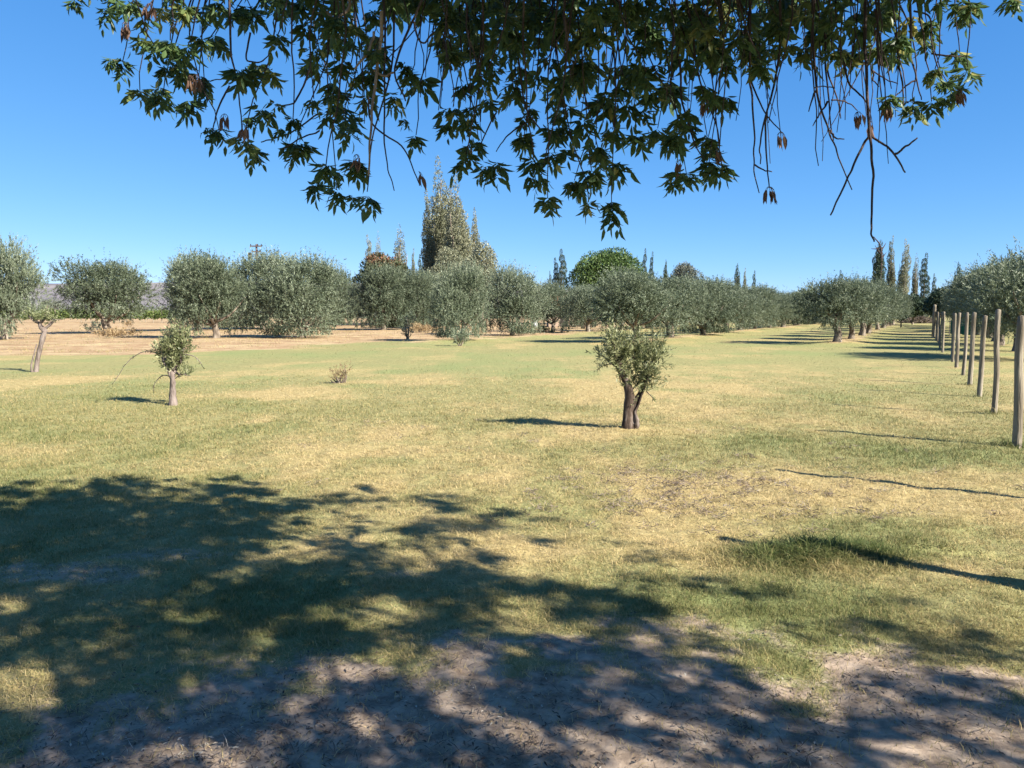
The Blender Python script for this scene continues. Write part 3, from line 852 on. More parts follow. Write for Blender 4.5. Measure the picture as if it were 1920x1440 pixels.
# vineyard rows at left
def vineyard():
    rng = np.random.default_rng(31)
    names = ['nearest', 'middle', 'farthest']
    for i, Y in enumerate((118, 124, 130)):
        x0, x1 = -0.68 * Y, -0.40 * Y
        root = empty('vine_row', (x0, Y, 0))
        n = int((x1 - x0) / 0.9)
        lobes = [((q * 0.9, rng.normal(0, 0.12), 1.35 + rng.normal(0, 0.12)), (0.75, 0.45, 0.6)) for q in range(n)]
        V, F, t, k, b = cloud(rng, lobes, 3200, 0.30, 0.22, 0.2)
        mc = MB(); mc.add(V, F, None, t)
        link('foliage', mc.mesh('vine_foliage'), M['vine'], root)
        me = None
        for q in range(0, n, 6):
            b = MB(); b.tube([(0, 0, -0.1), (0, 0, 1.0), (0.02, 0, 2.05)], [0.06, 0.06, 0.055], 6)
            if me is None:
                me = b.mesh('vine_post', True)
            link('post', me, M['post'], root, (q * 0.9, 0.0, 0))
        tag(root, f'{names[i]} row of trellised grapevines below the hills at left', 'vine row', 'vine rows below the hills')
vineyard()

# ------------------------------------------------------------------ things in the middle distance
def power_pole():
    Y = 100.0
    p = at(485, 600, Y)
    H = at(485, 458, Y)[2]
    root = empty('power_pole', (p[0], Y, 0))
    b = MB(); b.tube([(0, 0, -0.3), (0, 0, H * 0.5), (0, 0, H)], [0.17, 0.15, 0.12], 10)
    link('pole', b.mesh('pole', True), M['pole'], root)
    for dz, w in ((0.25, 1.5), (0.95, 1.1)):
        b = MB(); b.box((0, -0.16, H - dz), (w, 0.14, 0.16))
        ca = link('crossarm', b.mesh('crossarm'), M['pole'], root)
        for sx in (-0.45, 0.45, 0.15):
            b = MB(); b.tube([(sx * w, -0.16, H - dz + 0.07), (sx * w, -0.16, H - dz + 0.16), (sx * w, -0.16, H - dz + 0.27)], [0.05, 0.08, 0.04], 8)
            link('insulator', b.mesh('insulator', True), M['dark'], ca)
    b = MB(); b.tube([(-0.9, 0.05, H - 1.9), (-0.9, 0.05, H - 1.5), (-0.9, 0.05, H - 1.1), (-0.9, 0.05, H - 1.05)], [0.2, 0.24, 0.24, 0.12], 12)
    b.box((-0.45, 0.05, H - 1.5), (0.7, 0.08, 0.1))
    link('transformer', b.mesh('transformer', True), M['dark'], root)
    tag(root, 'wooden power pole whose crossarms show above the left olive crowns', 'power pole')
power_pole()

def house():
    Y = 92.0
    p = at(1068, 600, Y)
    root = empty('house', (p[0], Y, 0))
    w, d, h = 5.2, 5.0, 2.35
    b = MB()
    th = 0.25
    # walls with a door opening and a window opening in the front
    def wall(x0, x1, z0, z1, y=-d / 2 + th / 2):
        b.box(((x0 + x1) / 2, y, (z0 + z1) / 2), (x1 - x0, th, z1 - z0))
    wall(-w / 2, -1.3, 0, h); wall(-0.3, 0.7, 0, h); wall(1.7, w / 2, 0, h)
    wall(-1.3, -0.3, 2.0, h); wall(0.7, 1.7, 1.9, h); wall(0.7, 1.7, 0, 0.9)
    b.box((0, d / 2 - th / 2, h / 2), (w, th, h))
    b.box((-w / 2 + th / 2, 0, h / 2), (th, d - 2 * th, h)); b.box((w / 2 - th / 2, 0, h / 2), (th, d - 2 * th, h))
    link('wall', b.mesh('house_wall'), M['plaster'], root)
    b = MB()
    e, rh = 0.45, 1.25
    X, Yd = w / 2 + e, d / 2 + e
    V = np.array([[-X, -Yd, h + .002], [X, -Yd, h + .002], [X, Yd, h + .002], [-X, Yd, h + .002], [-X, 0, h + rh], [X, 0, h + rh]])
    V2 = V + np.array([0, 0, 0.14])
    b.add(np.concatenate([V, V2]), [[6, 7, 11, 10], [8, 9, 10, 11], [1, 0, 4, 5], [3, 2, 5, 4], [0, 1, 7, 6], [2, 3, 9, 8], [0, 6, 10, 4], [3, 4, 10, 9], [1, 5, 11, 7], [2, 8, 11, 5]])
    rf = link('roof', b.mesh('house_roof'), M['roof'], root)
    b = MB(); b.box((1.2, 0.6, h + 1.45), (0.5, 0.5, 1.0)); b.box((1.2, 0.6, h + 2.0), (0.62, 0.62, 0.1))
    link('chimney', b.mesh('house_chimney'), M['plaster'], rf)
    b = MB(); b.box((-0.8, -d / 2 + 0.1, 1.0), (1.0, 0.06, 2.0))
    link('door', b.mesh('house_door'), M['pole'], root)
    b = MB(); b.box((1.2, -d / 2 + 0.15, 1.4), (1.0, 0.04, 1.0))
    link('window', b.mesh('house_window'), M['dark'], root)
    tag(root, 'small plastered house with a clay roof glimpsed between the olives', 'house')
house()

def tank():
    c = gp(1003, 615)
    root = empty('water_tank', (c[0], c[1], hz(c[0], c[1])))
    P = [(0, 0, 0.02), (0, 0, 0.05), (0, 0, 0.5), (0, 0, 0.58), (0, 0, 0.66), (0, 0, 0.70)]
    b = MB(); b.tube(P, [0.32, 0.34, 0.34, 0.3, 0.2, 0.16], 20)
    link('body', b.mesh('tank_body', True), M['white'], root)
    b = MB(); b.tube([(0, 0, 0.70), (0, 0, 0.76)], [0.2, 0.2], 16)
    link('lid', b.mesh('tank_lid', True), M['white'], root)
    tag(root, 'small white water tank low between two olive trunks', 'water tank')
tank()

def net():
    a, b_ = at(1783, 600, 57.0), at(1824, 600, 55.0)
    root = empty('shade_net', (a[0], a[1], 0))
    v = b_ - a
    n = 24
    V, F = [], []
    for i in range(n + 1):
        u = i / n
        for z in (0.12, 0.62, 1.12):
            V.append((v[0] * u, v[1] * u + 0.05 * math.sin(u * 17) + 0.02, z - 0.06 * math.sin(u * math.pi * 4) ** 2))
    for i in range(n):
        for j in range(2):
            F.append((i * 3 + j, i * 3 + 3 + j, i * 3 + 4 + j, i * 3 + 1 + j))
    link('netting', mesh_from('netting', np.array(V), [np.array(F)], smooth=True), M['net'], root)
    for u in (0, 0.5, 1):
        b = MB(); b.tube([(v[0] * u, v[1] * u + 0.1, -0.1), (v[0] * u, v[1] * u + 0.1, 1.25)], [0.03, 0.03], 8)
        link('stake', b.mesh('stake', True), M['post'], root)
    tag(root, 'low green shade net seen between the posts under the olives', 'shade net')
net()

def brushpile():
    rng = np.random.default_rng(41)
    c = gp(1722, 606)
    root = empty('brush_pile', (c[0], c[1], 0))
    mb = MB()
    for i in range(260):
        a = rng.uniform(-2.6, 2.6); z = rng.uniform(0.0, 0.95) * (1 - abs(a) / 3.4)
        p = np.array([a, rng.normal(0, 0.5), z])
        d = norm(np.array([rng.normal(0, 1), rng.normal(0, 0.5), rng.normal(0, 0.25)])) * rng.uniform(0.4, 1.0)
        mb.tube([p - d, p + [0, 0, 0.06], p + d], [0.03, 0.025, 0.012], 4, tint=rng.uniform(0, 1))
    V, F, t, k, b = cloud(rng, [((0, 0, 0.4), (2.7, 0.7, 0.6))], 1500, 0.22, 0.12, 0.1)
    mb.add(V, F, None, t)
    link('branches', mb.mesh('brush_branches'), M['brush'], root)
    tag(root, 'low brown heap of cut branches at the far end of the aisle', 'brush pile')
brushpile()

# ------------------------------------------------------------------ posts
def make_post(seed, H=1.68, r=0.062):
    rng = np.random.default_rng(seed)
    P = curve_pts([(0, 0, -0.35), (rng.normal(0, .010), rng.normal(0, .010), H * 0.35), (rng.normal(0, .014), rng.normal(0, .012), H * 0.7), (rng.normal(0, .01), rng.normal(0, .01), H)], 12)
    rad = r * np.linspace(1.08, 0.90, 12) * (1 + rng.normal(0, 0.025, 12))
    b = MB(); b.tube(P, rad, 14, 0.025, rng)
    top = P[-1]
    return b.mesh('wooden_post', True)
POSTM = [make_post(s, r=0.043 + 0.004 * (s % 3)) for s in range(401, 406)]
pr = np.random.default_rng(55)
pn = ['nearest wooden post, its top cut by the right edge of the photo'] + [f'{o} wooden post counted from the near end of the line' for o in ORD[1:]]
SEENP = [gp(*q)[:2] for q in ((1906, 838), (1863, 777), (1836, 742), (1818, 720), (1805, 703), (1793, 688), (1786, 678))]
STEP = (SEENP[6] - SEENP[0]) / 6
for i in range(-2, 16):
    if 0 <= i <= 6: x, y = SEENP[i]
    elif i > 6: x, y = SEENP[6] + STEP * (i - 6) + pr.normal(0, 0.06, 2)
    else: x, y = [(3.65, 4.40), tuple(SEENP[0] - STEP)][i + 2]
    o = link('wooden_post', POSTM[i % 5], M['post'], None, (x, y, hz(x, y)))
    o.scale = (1.6, 1.6, 1.0) if i == -2 else (1, 1, 1 + pr.normal(0, 0.015))
    o.rotation_euler = (pr.normal(0, 0.012), pr.normal(0.008, 0.012), pr.uniform(0, 6.28))
    tag(o, pn[i] if i >= 0 else ['wooden post outside the right edge, closest to the camera', 'wooden post just outside the right edge'][i + 2], 'post', 'line of wooden posts')
x, y = SEENP[6] + STEP * 10.2
o = link('wooden_post', make_post(409, 2.25, 0.11), M['post'], None, (x, y, hz(x, y)))
tag(o, 'thick tall end post at the far end of the line of posts', 'post', 'line of wooden posts')

# ------------------------------------------------------------------ young olives on the lawn
def young_olive(px, by, limbs, leaf_lobes, label, seed, bark, n_leaf, sprigs=(), lw=0.0135, ll=0.062, mat='young_olive'):
    """limbs: list of [(px,py)...] with radii in px, all at the tree's own distance; lobes in px too"""
    rng = np.random.default_rng(seed)
    c = gp(px, by)
    Y = c[1]
    z0 = hz(c[0], Y)
    root = empty('young_olive_tree', (c[0], Y, z0))
    k = Y / FPX
    def loc(qx, qy, dy=0.0):
        w = at(qx, qy, Y)
        return (w[0] - c[0], dy, w[2])
    mb = MB()
    for path, rads, dys in limbs:
        P = curve_pts([loc(q[0], q[1], dy) for q, dy in zip(path, dys)], 12)
        r = np.interp(np.linspace(0, 1, 12), np.linspace(0, 1, len(rads)), rads) * k
        r = r * (1 + 0.10 * rng.normal(0, 1, 12))
        mb.tube(P, r, 14, 0.10, rng)
    lobes = []
    for (qx, qy, rx, ry, dy) in leaf_lobes:
        lobes.append((loc(qx, qy, dy * k), (rx * k, rx * k * 0.9, ry * k * 0.82)))
    # a fine branch to every lobe
    tipp = [loc(q[0][-1][0], q[0][-1][1], q[2][-1]) for q in limbs]
    for l in lobes:
        e = np.array(l[0])
        s = min(tipp, key=lambda t: np.linalg.norm(np.array(t) - e))
        s = np.array(s)
        mb.tube(curve_pts([s, (s + e) / 2 + [0, 0, -0.03], e, e + norm(e - s) * l[1][2] * 0.6], 7), np.linspace(2.6, 0.7, 7) * k, 6)
    lobes_s = [(l[0], tuple(np.array(l[1]) * 0.64)) for l in lobes]
    V, F, t = shoots(rng, lobes_s, n_leaf // 16, 0.20, 1.2, 16, ll, lw, 0.15, 0.05, 0.55)
    mc = MB(); mc.add(V, F, None, t)
    for (path, nn) in sprigs:
        P = curve_pts([loc(q[0], q[1], q[2] * k if len(q) > 2 else 0) for q in path], 10)
        mb.tube(P, np.linspace(1.2, 0.4, 10) * k, 5)
        idx = rng.uniform(1.5, 9, nn)
        B = np.array([P[int(i)] + (P[min(9, int(i) + 1)] - P[int(i)]) * (i % 1) for i in idx])
        T = norm(P[-1] - P[0])[None] * np.ones((nn, 1))
        Dl = norm(T * 0.5 + rng.normal(0, 0.6, (nn, 3)))
        V, F = quad_leaves(B, Dl, ll * rng.uniform(0.7, 1.2, nn), lw, rng)
        mc.add(V, F, None, np.repeat(np.clip(rng.normal(0.4, 0.2, nn), 0, 1), 4))
    link('trunk', mb.mesh('young_olive_trunk', True), M[bark], root)
    link('crown', mc.mesh('young_olive_crown'), M[mat], root)
    tag(root, label, 'young olive', 'young olives on the lawn')
young_olive(1180, 810,
    [([(1178, 816), (1177, 795), (1178, 770), (1180, 745), (1173, 722), (1163, 703), (1156, 690)], [15, 11, 9, 8, 7, 5.5, 3.5], [0] * 7),
     ([(1184, 812), (1188, 785), (1192, 762), (1204, 742), (1212, 720), (1216, 700)], [10, 7, 5.5, 4.5, 3.8, 2.5], [0, .02, .04, .05, .06, .06]),
     ([(1187, 814), (1193, 800), (1190, 780)], [8, 5.5, 2.5], [0.0, -0.05, -0.03])],
    [(1148, 690, 16, 12, 6), (1166, 700, 14, 14, -6), (1222, 730, 14, 16, 4), (1190, 735, 12, 14, 8), (1160, 672, 24, 26, 0), (1135, 678, 17, 13, 10), (1150, 650, 17, 22, -8), (1172, 654, 16, 20, 12), (1184, 680, 20, 22, 0), (1212, 684, 24, 26, 8), (1232, 682, 16, 22, -6), (1205, 665, 20, 18, 14),
     (1214, 715, 20, 20, -8), (1196, 712, 15, 18, 6), (1205, 742, 12, 12, 0), (1168, 716, 8, 14, -6), (1190, 640, 8, 12, 0), (1232, 664, 12, 14, 6)],
    'young two stemmed olive on the open lawn, right of centre', 501, 'dark_bark', 8200,
    [([(1150, 690), (1135, 692), (1118, 702)], 26), ([(1160, 705), (1163, 722), (1172, 735)], 22), ([(1212, 742), (1222, 752), (1226, 758)], 16), ([(1150, 640), (1146, 625), (1143, 614)], 14), ([(1170, 640), (1174, 626), (1178, 618)], 14)])
young_olive(325, 760,
    [([(325, 766), (324, 745), (324, 722), (323, 706), (322, 694)], [9, 6.8, 6, 5.4, 4], [0] * 5),
     ([(323, 706), (329, 692), (334, 680)], [3.6, 2.8, 1.6], [0, 0.05, 0.1]), ([(322, 708), (315, 692), (310, 678)], [3.4, 2.5, 1.4], [0, -.04, -.08])],
    [(320, 690, 11, 12, 6), (331, 688, 11, 12, -6), (310, 676, 12, 14, 4), (340, 676, 12, 14, -4), (322, 655, 22, 24, 0), (338, 648, 17, 26, 6), (308, 660, 15, 20, -6), (326, 675, 19, 17, 4), (345, 660, 12, 18, -4), (336, 628, 12, 16, 0), (345, 636, 9, 14, 5), (316, 690, 9, 10, -5), (345, 704, 13, 10, 5), (318, 640, 12, 16, 4)],
    'young olive with a pale trunk and brushy head on the left lawn', 502, 'pale_bark', 5200,
    [([(312, 680), (292, 662), (268, 660), (240, 678), (222, 705), (210, 722)], 40), ([(345, 665), (362, 668), (374, 678), (382, 692)], 22), ([(318, 706), (304, 705), (290, 720), (288, 735)], 18), ([(326, 712), (342, 702), (357, 706)], 26), ([(316, 650), (296, 655), (285, 648)], 12)], 0.018, 0.066)
young_olive(68, 698,
    [([(67, 703), (69, 685), (73, 662), (79, 638), (85, 616)], [5.6, 4.5, 4.0, 3.8, 3.6], [0] * 5),
     ([(84, 622), (76, 612), (71, 607)], [4.5, 4, 2.5], [0, 0, 0.1]), ([(63, 702), (62, 686), (66, 668), (71, 646)], [2.4, 1.6, 1.4, 1], [-.05, -.08, -.07, -.05])],
    [(76, 602, 16, 11, 0), (92, 604, 14, 10, 6), (62, 598, 13, 10, -6), (84, 594, 15, 11, 5), (102, 602, 11, 8, 0), (52, 592, 9, 8, 4)],
    'leaning bare pale trunk with a small yellowish leafy top at far left', 503, 'pale_bark', 1050,
    [([(60, 598), (48, 590), (43, 582)], 12), ([(84, 592), (88, 580), (90, 573)], 10), ([(100, 600), (112, 600), (120, 598)], 12)], 0.024, 0.085)

def shrub(name, px, by, lobes_px, label, seed, mat, n, L, W, stems=7, up=1.2, cat='shrub', slen=0.2):
    rng = np.random.default_rng(seed)
    c = gp(px, by); Y = c[1]; k = Y / FPX
    root = empty(name, (c[0], Y, hz(c[0], Y)))
    lobes = []
    for (qx, qy, rx, ry) in lobes_px:
        w = at(qx, qy, Y)
        lobes.append(((w[0] - c[0], rng.normal(0, rx * k * 0.3), w[2]), (rx * k, rx * k, ry * k)))
    mb = MB()
    for i in range(stems):
        l = lobes[i % len(lobes)]
        e = np.array(l[0]) + rng.normal(0, 0.6, 3) * np.array(l[1])
        s = np.array([rng.normal(0, 0.06), rng.normal(0, 0.06), -0.05])
        mb.tube(curve_pts([s, (s + e) / 2 + [rng.normal(0, .02), 0, 0.02], e], 6), np.linspace(0.016, 0.004, 6) * (1 + Y / 40), 5)
    V, F, t = shoots(rng, lobes, n // 10, slen, up, 10, L, W, 0, 0.1, 0.6)
    V[:, 2] = np.maximum(V[:, 2], 0.0)
    mc = MB(); mc.add(V, F, None, t)
    link('stems', mb.mesh(name + '_stems', True), M['bark'], root)
    link('foliage', mc.mesh(name + '_foliage'), mat, root)
    tag(root, label, cat)
shrub('dry_shrub', 637, 719, [(632, 710, 9, 7), (642, 706, 8, 10), (648, 696, 4, 7), (626, 706, 6, 5)], 'small scrubby dry bush alone on the lawn, left of centre', 601, M['dry'], 500, 0.06, 0.014, 14)
shrub('sapling', 765, 636, [(765, 618, 10, 16), (760, 606, 8, 12), (770, 600, 8, 10), (765, 628, 7, 8)], 'slender green olive sapling at the edge of the bare earth, right of the weeping olive', 602, M['olive'], 800, 0.16, 0.04, 8, 1.4, 'sapling', 0.4)
shrub('sapling', 862, 649, [(862, 636, 12, 12), (856, 628, 8, 10), (870, 630, 9, 12), (862, 642, 10, 7)], 'bushy cluster of green suckers below the feathery olive', 603, M['olive'], 900, 0.13, 0.034, 8, 1.4, 'sapling', 0.3)
shrub('dry_weed', 236, 634, [(230, 628, 24, 5), (205, 630, 20, 5), (250, 630, 14, 4), (239, 618, 6, 10)], 'reddish dry weeds round the foot of the broad round olive', 604, M['dry'], 900, 0.22, 0.05, 8, 1.3, 'weeds', 0.35)
shrub('low_bush', 184, 622, [(175, 617, 18, 9), (188, 614, 10, 8)], 'grey green low bush left of the broad round olive trunk', 605, M['olive'], 600, 0.2, 0.05, 8, 1.0, 'shrub', 0.35)
shrub('straw_clump', 790, 624, [(785, 618, 18, 6), (800, 621, 12, 4)], 'orange straw coloured weed mound right of the slender sapling', 606, M['dry'], 1100, 0.2, 0.04, 6, 1.3, 'weeds', 0.3)
shrub('weed_clump', 1040, 623, [(1015, 620, 8, 5), (1060, 620, 12, 4), (1030, 622, 10, 4)], 'low green weeds round the foot of the forked olive', 607, M['vine'], 500, 0.18, 0.05, 6, 1.1, 'weeds', 0.3)

# ------------------------------------------------------------------ the ash tree overhead
LEAF_U = np.array([0.0, 0.30, 0.62, 1.0])
def ash_leaflets(B, D, S, L, W, rng, fold=0.18):
    """lanceolate folded leaflets: 8 vertices, 6 faces each"""
    n = len(B)
    N = norm(np.cross(D, S))
    L = L[:, None]; W = W[:, None]
    curl = (rng.uniform(-0.06, 0.14, n))[:, None]
    m0 = B
    m1 = B + D * L * 0.32 + N * L * curl * 0.4
    m2 = B + D * L * 0.66 + N * L * curl * 0.1
    tp = B + D * L - N * L * curl
    up = N * W * fold
    V = np.stack([m0, m1, m2, tp, m1 + S * W * 0.5 + up, m2 + S * W * 0.40 + up, m1 - S * W * 0.5 + up, m2 - S * W * 0.40 + up], 1).reshape(-1, 3)
    o = np.arange(n)[:, None] * 8
    T = np.concatenate([o + np.array([[0, 4, 1]]), o + np.array([[0, 1, 6]]), o + np.array([[5, 3, 2]]), o + np.array([[2, 3, 7]])])
    Q = np.concatenate([o + np.array([[4, 5, 2, 1]]), o + np.array([[1, 2, 7, 6]])])
    return V, Q, T

def ash_clusters(centers, sizes, rng, leaves=(4, 7), fine=True, down=0.55):
    """tufts of pinnate leaves at twig ends"""
    Bs, Ds, Ss, Ls, tt = [], [], [], [], []
    for c, s in zip(centers, sizes):
        nl = rng.integers(*leaves)
        ct = np.clip(rng.normal(0.42, 0.16), 0.05, 0.95)
        for j in range(nl):
            a = 2 * math.pi * (j + rng.uniform(-0.3, 0.3)) / nl
            d = np.array([math.cos(a), math.sin(a), rng.uniform(-1.5, 0.75)])
            d /= np.linalg.norm(d)
            rl = s * rng.uniform(0.40, 0.85)
            side = np.cross(d, [0, 0, 1.0]); side /= np.linalg.norm(side) + 1e-9
            lt = ct + rng.normal(0, 0.08)
            np_ = rng.integers(2, 4)
            for q in range(np_ + 1):
                u = (q + 1.0) / (np_ + 1)
                pos = c + d * rl * u + np.array([0, 0, -down * rl * u * u])
                tang = d + np.array([0, 0, -2 * down * u]); tang /= np.linalg.norm(tang)
                for sg in ((1, -1) if q < np_ else (0,)):
                    ld = tang * (0.55 if sg else 1.0) + side * sg * 0.8 + np.array([0, 0, -0.22]) + rng.normal(0, 0.18, 3)
                    Bs.append(pos); Ds.append(ld / np.linalg.norm(ld)); Ls.append(s * rng.uniform(0.55, 0.98)); tt.append(lt + rng.normal(0, 0.07))
    B, D, L = np.array(Bs), np.array(Ds), np.array(Ls)
    S = norm(np.cross(D, rng.normal(0, 0.45, D.shape) + np.array([0, 0, 1.0])))
    t = np.clip(np.array(tt), 0, 1)
    t = np.where(rng.random(len(t)) < 0.012, 1.0, t)
    if fine:
        V, Q, T = ash_leaflets(B, D, S, L, L * rng.uniform(0.27, 0.38, len(L)), rng)
        return V, Q, T, np.repeat(t, 8)
    V, F = quad_leaves(B, D, L, L * 0.36, rng, S)
    return V, F, None, np.repeat(t, 4)

# leafy tufts seen against the sky: place in the photograph, radius in its pixels
TUFTS = """140 7 26;200 30 36;222 15 34;267 40 36;305 30 34;345 22 34;380 30 38;407 13 34;440 30 34;473 33 40;517 20 36;535 12 34;262 84 30;290 95 34;320 88 38;352 96 32;403 77 40;375 80 34;
520 77 38;230 127 36;313 133 36;340 145 34;373 153 38;263 180 36;307 190 40;353 205 44;385 175 28;447 143 42;507 143 38;490 213 42;470 228 24;410 252 36;457 270 44;557 283 44;550 232 30;610 323 40;667 317 42;632 367 40;690 382 46;
653 253 42;640 213 40;612 225 34;587 193 30;687 193 40;593 133 40;640 127 44;713 100 40;737 187 36;700 77 40;665 60 40;620 70 36;575 60 34;600 20 40;560 15 36;640 15 40;675 150 38;620 165 38;590 100 34;700 150 36;
840 43 40;887 40 44;947 40 46;1000 33 46;847 110 40;907 110 44;973 83 46;790 163 48;770 145 30;850 213 44;877 235 36;907 157 40;913 197 40;963 183 40;983 230 32;983 267 36;780 262 32;873 307 46;930 320 42;897 272 24;1000 313 42;1027 383 40;1013 343 30;
1033 300 36;1060 293 36;1077 350 42;1110 333 42;1103 388 34;1147 404 40;1157 320 44;1125 305 36;1060 213 50;1093 140 46;1133 200 50;1180 207 44;1220 187 42;1233 253 44;1267 267 42;1193 267 44;1117 283 40;1160 133 44;1200 140 44;1220 67 46;
1120 37 46;1167 47 46;1250 33 46;1283 83 46;1317 67 46;1280 117 44;1273 336 38;1327 267 40;1331 318 40;1273 230 38;1330 180 36;1090 240 44;1150 255 44;1060 250 36;1030 120 44;1040 60 46;1075 90 46;1010 150 36;935 75 42;
1330 105 46;1397 40 46;1463 57 48;1380 83 46;1440 107 46;1425 130 36;1323 173 42;1347 187 34;1293 222 32;1327 267 34;1347 320 44;1287 337 34;1513 112 40;1547 60 46;1607 33 48;1597 113 44;1647 97 44;1687 77 46;1653 33 48;1703 43 46;1740 62 30;1740 85 26;
1820 20 40;1800 15 30;1897 7 34;1753 137 30;1800 112 40;1815 142 38;1793 175 36;1747 200 36;1713 213 34;1775 160 26;1670 190 34;1480 17 46;1567 13 46;1510 30 40;1350 20 46;1300 15 46;1200 10 46;1070 12 46;970 8 46;900 5 46;820 10 36;1620 70 40;1560 105 30;1680 110 34;1475 95 36""".replace('\n', '').split(';')
rng = np.random.default_rng(700)
cen, siz, tw = [], [], []
for s in TUFTS:
    px, py, r = [float(v) for v in s.split()]
    Y = rng.uniform(3.1, 4.3)
    c = at(px, py - r * 0.28, Y)
    cen.append(c)
    siz.append(0.9 * r * Y / FPX)
    tw.append((px, py, Y, c))
# further tufts filling the dense upper part of the curtain
for i in range(125):
    px = rng.uniform(560, 1740) if i % 2 else rng.uniform(820, 1420)
    top = np.interp(px, [560, 700, 760, 850, 1000, 1250, 1400, 1700, 1740], [60, 110, 30, 100, 170, 170, 100, 80, 40])
    py = rng.uniform(-90, 1) if rng.random() < 0.35 else rng.uniform(-20, top)
    if 735 < px < 815 and py > 0 and rng.random() < 0.85: continue
    Y = rng.uniform(2.9, 4.9)
    r = rng.uniform(32, 46)
    cen.append(at(px, py, Y)); siz.append(0.9 * r * Y / FPX)
    if rng.random() < 0.6: tw.append((px, py, Y, cen[-1]))
for i in range(60):                                        # just above the frame
    px = rng.uniform(60, 1950); py = rng.uniform(-260, -50); Y = rng.uniform(2.8, 4.6)
    cen.append(at(px, py, Y)); siz.append(0.04 * Y * 0.9)
for q in range(len(cen)):                                  # a second smaller tuft beside most of them
    if rng.random() < 0.8:
        cen.append(cen[q] + rng.normal(0, 0.05, 3) + [0, 0, 0.03]); siz.append(siz[q] * rng.uniform(0.6, 0.95))
V1 = ash_clusters(np.array(cen), np.array(siz) * 0.86, rng, (5, 9))

# canopy above and behind the camera, which throws the dappled shade
SHADE = [([(-400, 968), (0, 955), (350, 952), (480, 975), (640, 985), (800, 1000), (1000, 1065), (1230, 1115), (1190, 1190), (850, 1185), (640, 1265), (300, 1300), (0, 1250), (-500, 1260)], 1.0, 0.12),
         ([(-500, 925), (200, 905), (560, 905), (700, 925), (800, 960), (500, 985), (0, 960)], 0.45, 0.3),
         ([(700, 920), (830, 935), (1040, 965), (1020, 1040), (800, 1000)], 0.5, 0.25),
         ([(500, 1010), (1000, 1060), (1230, 1130), (1100, 1180), (640, 1260)], 0.55, 0.2),
         ([(-500, 1260), (300, 1300), (650, 1250), (1250, 1195), (1350, 1260), (1500, 1330), (1500, 1700), (0, 1900), (-700, 1600)], 1.0, 0.3),
         ([(1290, 1165), (1480, 1155), (1700, 1160), (1960, 1195), (2100, 1280), (1700, 1265), (1500, 1235)], 0.65, 0.3),
         ([(1400, 1290), (1750, 1300), (2100, 1330), (2200, 1700), (1300, 1700)], 0.8, 0.35),
         ([(1150, 1020), (1340, 1060), (1450, 1110), (1300, 1150), (1150, 1110)], 0.35, 0.3)]
SHADE = [(poly_world(p), d, g_) for p, d, g_ in SHADE]
CORE = poly_world([(-600, 960), (350, 965), (640, 1000), (900, 1090), (560, 1180), (400, 1260), (-200, 1240), (-700, 1200)])
def shade_at(x, y):
    v = np.zeros(x.shape)
    for P, d, soft in SHADE:
        w = (fbm(x * 2.2, y * 2.2, 81, 3) - 0.5) * 0.6
        v = np.maximum(v, d * sstep(-soft, soft, poly_dist(x, y, P) + w))
    gaps = fbm(x * 2.9, y * 3.6, 83, 3)
    low = sstep(3.9, 3.3, y) * sstep(2.2, 0.6, x)
    core = 0.45 * low + (1 - 0.45 * low) * sstep(0.1, 0.7, poly_dist(x, y, CORE) + (gaps - 0.5))
    return v * (1 - 0.97 * sstep(0.47, 0.57, gaps) * (1 - 0.75 * core))
rng = np.random.default_rng(710)
N = 60000
sx, sy = rng.uniform(-5.5, 4.8, N), rng.uniform(1.2, 7.6, N)
keepp = rng.random(N) < shade_at(sx, sy)
sx, sy = sx[keepp], sy[keepp]
zz = rng.uniform(2.7, 6.6, len(sx))
P3 = np.stack([sx + 1.2 * zz, sy - 0.8 * zz, zz], 1)
qx, qy, qf = project(P3)
seen = (qf > 0) & (qy > -120) & (qx > -150) & (qx < 2070)
near_cam = np.linalg.norm(P3 - np.array([0, 0, 1.7]), axis=1) < 1.1
el = ((P3[:, 0] - 2.6) / 5.6) ** 2 + ((P3[:, 1] - 0.6) / 5.0) ** 2 + ((P3[:, 2] - 4.6) / 2.6) ** 2
P3 = P3[~seen & ~near_cam & (el < 1.0)]
P3 = P3[:2800]
# unseen tufts added behind and above to block sky light; shadows fall outside view
P4 = np.stack([rng.uniform(-5.5, 9.5, 9000), rng.uniform(-9.0, 3.2, 9000), rng.uniform(3.2, 7.8, 9000)], 1)
g4 = P4[:, :2] - P4[:, 2:] * np.array([[1.2, -0.8]])
qx, qy, qf = project(P4)
e4 = ((P4[:, 0] - 2.6) / 7.0) ** 2 + ((P4[:, 1] + 2.0) / 6.0) ** 2 + ((P4[:, 2] - 5.2) / 2.6) ** 2
ok = (e4 < 1) & (e4 > 0.25) & ((g4[:, 1] < 2.5) | (g4[:, 0] < -5.5) | (np.abs(g4[:, 0]) > g4[:, 1] * 0.72 + 0.3)) & ~((qf > 0) & (qy > -120))
P4 = P4[ok][:1600]
P3 = np.concatenate([P3, P4])
lit = np.array([c for (px, py, Y, c) in tw if (px < 330 or px > 1735) and py > 0])
sd_ = SUN_V / np.linalg.norm(SUN_V)
keep3 = np.ones(len(P3), bool)
for c in lit:
    r_v = P3 - c
    al = r_v @ sd_
    dist = np.linalg.norm(r_v - al[:, None] * sd_, axis=1)
    keep3 &= ~((al > 0) & (dist < 0.20))
P3 = P3[keep3]
V2 = ash_clusters(P3, rng.uniform(0.10, 0.145, len(P3)), rng, (3, 5), False)
print('ash tufts', len(cen), 'canopy tufts', len(P3), len(V2[0]) // 4)

